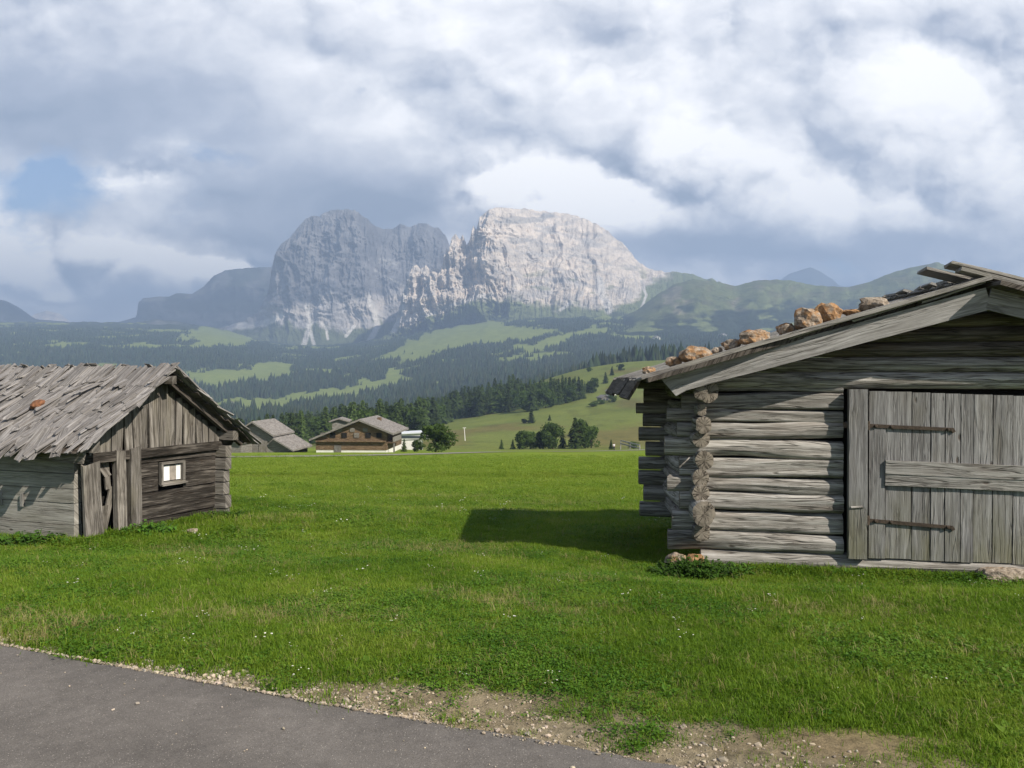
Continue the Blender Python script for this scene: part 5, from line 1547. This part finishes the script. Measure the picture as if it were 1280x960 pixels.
p = H(2.2, -.35, 0); weed(p.x, p.y, 40, .4, .16, .05, 'low weeds under the far corner of the shake hut', 7)

# ------------------------------------------------------------------ air, sky, sun
def haze():
    m = bpy.data.materials.new('haze'); m.use_nodes = True; t = m.node_tree; t.nodes.clear()
    out = t.nodes.new('ShaderNodeOutputMaterial'); v = t.nodes.new('ShaderNodeVolumePrincipled')
    v.inputs['Color'].default_value = (.50, .68, 1.0, 1); v.inputs['Density'].default_value = 1.75e-4; v.inputs['Anisotropy'].default_value = .0
    t.links.new(v.outputs[0], out.inputs['Volume'])
    x0, x1, y0, y1, z0, z1 = -15000, 22000, -200, 12500, -560, 1320
    vs = [(x, y, z) for z in (z0, z1) for (x, y) in ((x0, y0), (x1, y0), (x1, y1), (x0, y1))]
    me = bpy.data.meshes.new('haze'); me.from_pydata(vs, [], [(3, 2, 1, 0), (4, 5, 6, 7), (0, 1, 5, 4), (1, 2, 6, 5), (2, 3, 7, 6), (3, 0, 4, 7)]); me.materials.append(m)
    o = link(bpy.data.objects.new('haze', me)); tag(o, 'thin blue haze filling the valley air', 'haze', kind='stuff')
haze()

def shade_cloud(c, rx, ry, rz, seed):  # added out-of-view cloud, placed and thinned to shade the left massif and hills
    bm = bmesh.new(); bmesh.ops.create_icosphere(bm, subdivisions=5, radius=1.0)
    P = np.array([v.co for v in bm.verts]); fc = np.array([[v.index for v in f.verts] for f in bm.faces]); bm.free()
    k = 1 + .45 * fbm(P[:, 0] * 1.6 + seed, P[:, 1] * 1.6, P[:, 2] * 1.6, 5, .6)
    P = P * k[:, None]; P[:, 2] = np.where(P[:, 2] < 0, P[:, 2] * .45, P[:, 2])
    m = bpy.data.materials.get('cloud_white')
    if m is None:
        m, nt, bs = new_mat('cloud_white'); bs.inputs['Base Color'].default_value = (.9, .9, .9, 1); bs.inputs['Roughness'].default_value = 1
        tp = nt.n('ShaderNodeBsdfTransparent'); mx = nt.n('ShaderNodeMixShader'); mx.inputs[0].default_value = .66
        nt.t.links.new(bs.outputs[0], mx.inputs[1]); nt.t.links.new(tp.outputs[0], mx.inputs[2]); nt.t.links.new(mx.outputs[0], [n for n in nt.t.nodes if n.type == 'OUTPUT_MATERIAL'][0].inputs[0])
    o = link(bpy.data.objects.new('clouds', np_mesh('clouds', P * np.array((rx, ry, rz)) + np.array(c), fc, [m])))
    tag(o, 'grey clouds added high out of view to shade the left peaks', 'clouds', kind='stuff')
shade_cloud((760, 4200, 3050), 900, 1000, 240, 3)
shade_cloud((-900, 5000, 3250), 1500, 1000, 280, 8)
shade_cloud((-2500, 5600, 3500), 1500, 1100, 300, 14)

def world():
    w = bpy.data.worlds.new('World'); scene.world = w; w.use_nodes = True
    t = w.node_tree; t.nodes.clear(); nt = NT(t)
    out = nt.n('ShaderNodeOutputWorld')
    tc = nt.n('ShaderNodeTexCoord'); d = tc.outputs['Generated']
    x, y, z = nt.sep(d)
    sky = nt.n('ShaderNodeTexSky', sky_type='NISHITA'); sky.sun_disc = False
    sky.sun_elevation = math.asin(SUN_TO.z); sky.sun_rotation = math.atan2(SUN_TO.x, SUN_TO.y)
    sky.altitude = 1800
    # bearing and height of the direction, in units of the photo's pixels near the view axis
    ys = nt.m('MAXIMUM', y, .12)
    U = nt.m('MULTIPLY', nt.m('DIVIDE', x, ys), 1.0); V = nt.m('DIVIDE', z, ys)
    # billowing warp
    P = nt.xyz(U, nt.m('MULTIPLY', V, 1.5), 0.0)
    w1 = nt.noise(P, 5.5, 6, .6); w2 = nt.noise(nt.xyz(U, nt.m('MULTIPLY', V, 1.5), 4.0), 5.5, 6, .6)
    Uw = nt.m('ADD', U, nt.m('MULTIPLY', nt.m('SUBTRACT', w1, .5), .17)); Vw = nt.m('ADD', V, nt.m('MULTIPLY', nt.m('SUBTRACT', w2, .5), .11))
    def blob(u, v, su, sv, amp):
        a = nt.m('DIVIDE', nt.m('SUBTRACT', Uw, (u - 640) / F), su / F); b = nt.m('DIVIDE', nt.m('SUBTRACT', Vw, (HZ - v) / F), sv / F)
        return nt.m('MULTIPLY', nt.m('EXPONENT', nt.m('MULTIPLY', nt.m('ADD', nt.m('MULTIPLY', a, a), nt.m('MULTIPLY', b, b)), -1.0)), amp)
    def total(bl):
        r = blob(*bl[0])
        for b in bl[1:]: r = nt.m('ADD', r, blob(*b))
        return r
    B_ = total([(40, 150, 260, 80, -.36), (300, 90, 260, 70, -.16), (400, 225, 170, 70, -.30), (330, 296, 170, 16, -.26), (505, 262, 70, 40, -.22), (120, 262, 80, 22, -.20),
                (700, 228, 115, 52, .52), (610, 238, 40, 24, .30), (860, 205, 70, 50, .36), (985, 240, 110, 44, .17), (760, 90, 300, 60, .10), (1150, 110, 150, 90, .13), (1250, 230, 90, 70, .18), (1110, 250, 50, 30, .20),
                (880, 305, 190, 26, -.50), (1170, 318, 190, 24, -.26), (520, 60, 120, 60, .05), (985, 130, 70, 40, -.14), (760, 165, 60, 30, -.12),
                (150, 330, 150, 22, .60), (30, 312, 80, 20, .42), (265, 332, 60, 14, .40), (188, 212, 46, 20, .62), (110, 390, 190, 16, -.2), (50, 367, 90, 8, -.25), (240, 315, 60, 8, -.3)])
    def cap(u, v, su, sv, amp):                    # banks lying behind the summits, less torn by the wind
        uu = nt.m('ADD', nt.m('MULTIPLY', U, .6), nt.m('MULTIPLY', Uw, .4)); vv = nt.m('ADD', nt.m('MULTIPLY', V, .7), nt.m('MULTIPLY', Vw, .3))
        a = nt.m('DIVIDE', nt.m('SUBTRACT', uu, (u - 640) / F), su / F); c = nt.m('DIVIDE', nt.m('SUBTRACT', vv, (HZ - v) / F), sv / F)
        return nt.m('MULTIPLY', nt.m('EXPONENT', nt.m('MULTIPLY', nt.m('ADD', nt.m('MULTIPLY', a, a), nt.m('MULTIPLY', c, c)), -1.0)), amp)
    for q in ((690, 250, 110, 42, .24), (600, 262, 35, 22, .10), (430, 262, 120, 34, -.18), (775, 272, 42, 20, .26)): B_ = nt.m('ADD', B_, cap(*q))
    puff = nt.noise(nt.xyz(U, nt.m('MULTIPLY', V, 1.7), 1.0), 9.0, 8, .58, .3)
    soft = nt.noise(nt.xyz(U, nt.m('MULTIPLY', V, 2.0), 7.0), 2.6, 5, .5)
    def relief2(sc, det, off, zz, rough):          # lit tops and shaded undersides of the billows
        n0 = nt.noise(nt.xyz(Uw, nt.m('MULTIPLY', Vw, 1.35), zz), sc, det, rough)
        n1 = nt.noise(nt.xyz(nt.m('ADD', Uw, off * .7), nt.m('MULTIPLY', nt.m('ADD', Vw, off), 1.35), zz), sc, det, rough)
        return nt.m('SUBTRACT', n0, n1)
    def heap(du, dv):                              # cauliflower heads
        nd = nt.n('ShaderNodeTexNoise', noise_type='RIDGED_MULTIFRACTAL', noise_dimensions='3D', normalize=True)
        nt.put(nd.inputs['Vector'], nt.xyz(nt.m('ADD', Uh, du), nt.m('MULTIPLY', nt.m('ADD', Vh, dv), 1.3), 3.0))
        nd.inputs['Scale'].default_value = 4.2; nd.inputs['Detail'].default_value = 5.0; nd.inputs['Roughness'].default_value = .42; nd.inputs['Lacunarity'].default_value = 2.1
        nd.inputs['Offset'].default_value = 1.0; nd.inputs['Gain'].default_value = 1.6
        return nt.m('SUBTRACT', 1.0, nd.outputs['Fac'])
    wf = nt.noise(nt.xyz(U, V, 21.0), 16.0, 4, .6); wg = nt.noise(nt.xyz(U, V, 27.0), 16.0, 4, .6)
    Uh = nt.m('ADD', U, nt.m('MULTIPLY', nt.m('SUBTRACT', wf, .5), .06)); Vh = nt.m('ADD', V, nt.m('MULTIPLY', nt.m('SUBTRACT', wg, .5), .05))
    h0 = heap(0.0, 0.0)
    hp = nt.m('ADD', nt.m('MULTIPLY', nt.m('SUBTRACT', h0, heap(.010, .020)), .9), nt.m('MULTIPLY', nt.m('SUBTRACT', h0, .5), .35))
    rl = nt.m('ADD', nt.m('MULTIPLY', relief2(4.2, 5, .034, 2.0, .5), .95), nt.m('MULTIPLY', relief2(13.0, 5, .013, 5.0, .55), .34))
    rl = nt.m('ADD', rl, nt.m('MULTIPLY', hp, nt.mapr(B_, -.25, .3, .2, .8)))
    gain = nt.mapr(B_, -.35, .3, .5, 1.2)
    b = nt.m('ADD', nt.m('ADD', nt.m('MULTIPLY', B_, 1.1), .645), nt.m('MULTIPLY', nt.m('SUBTRACT', soft, .5), .45))
    b = nt.m('ADD', b, nt.m('MULTIPLY', nt.m('ADD', rl, nt.m('MULTIPLY', nt.m('SUBTRACT', puff, .5), .60)), gain))
    low = nt.mapr(V, .46, .10, 0.0, 1.0)
    b = nt.m('ADD', .62, nt.m('MULTIPLY', nt.m('SUBTRACT', b, .62), nt.m('ADD', 1.02, nt.m('MULTIPLY', low, .38))))
    cloud = nt.ramp(b, [(.0, (.26, .31, .40)), (.28, (.42, .46, .55)), (.52, (.68, .70, .755)), (.78, (.98, .975, .99)), (1.0, (1.17, 1.15, 1.13))])
    cloud = nt.mix(1.0, cloud, nt.ramp(low, [(0, 1.0), (1, (1.22, 1.20, 1.16))]), 'MULTIPLY')
    hole = total([(95, 235, 130, 34, 1.0), (235, 196, 70, 16, .7), (20, 268, 120, 18, .5), (30, 222, 60, 20, .3), (990, 330, 250, 8, .25)])
    hole = nt.m('ADD', hole, nt.m('MULTIPLY', nt.m('SUBTRACT', puff, .5), -1.9))
    bright = blob(188, 214, 52, 26, 1.0)
    hole = nt.mapr(nt.m('SUBTRACT', hole, bright), .30, .85)
    # behind and far above the photo: broken cloud with open blue
    back = nt.mapr(y, .50, .12)
    gen = nt.noise(d, 2.4, 6, .55)
    zen = nt.mapr(z, .50, .68)
    away = nt.m('MAXIMUM', back, zen)
    hole2 = nt.m('MULTIPLY', away, nt.mapr(gen, .60, .42))
    open_ = nt.m('MAXIMUM', nt.m('MULTIPLY', hole, nt.m('SUBTRACT', 1.0, away)), hole2)
    cloud2 = nt.ramp(gen, [(.4, (.18, .205, .25)), (.62, (.34, .36, .39))])
    cloud = nt.mix(away, cloud, cloud2)
    bg1 = nt.n('ShaderNodeBackground'); nt.put(bg1.inputs[0], sky.outputs[0]); bg1.inputs[1].default_value = .10
    bg2 = nt.n('ShaderNodeBackground'); nt.put(bg2.inputs[0], cloud); bg2.inputs[1].default_value = .92
    mx = nt.n('ShaderNodeMixShader'); nt.put(mx.inputs[0], open_)
    t.links.new(bg2.outputs[0], mx.inputs[1]); t.links.new(bg1.outputs[0], mx.inputs[2]); t.links.new(mx.outputs[0], out.inputs[0])
world()

sd = bpy.data.lights.new('sun', 'SUN'); sd.energy = 4.6; sd.angle = math.radians(.53); sd.color = (1.0, .92, .80)
so = bpy.data.objects.new('sun', sd); COL.objects.link(so); so.rotation_euler = (-SUN_TO).to_track_quat('-Z', 'Y').to_euler(); so.location = (20, -15, 30)

cam = bpy.data.cameras.new('camera'); cam.lens = 36.0 * F / 1280.0; cam.sensor_width = 36.0; cam.clip_start = .1; cam.clip_end = 60000
co = bpy.data.objects.new('camera', cam); COL.objects.link(co); co.location = (0, 0, 0)
co.rotation_euler = (math.radians(90) - math.atan((480 - HZ) / F), 0, 0)
scene.camera = co
scene.render.engine = 'CYCLES'
scene.cycles.use_denoising = True
scene.cycles.max_bounces = 6
scene.cycles.volume_bounces = 0
scene.cycles.transparent_max_bounces = 8
vs = scene.view_settings
vs.view_transform = 'Standard'; vs.look = 'None'; vs.exposure = 0.55; vs.gamma = 1.0; vs.use_curve_mapping = False
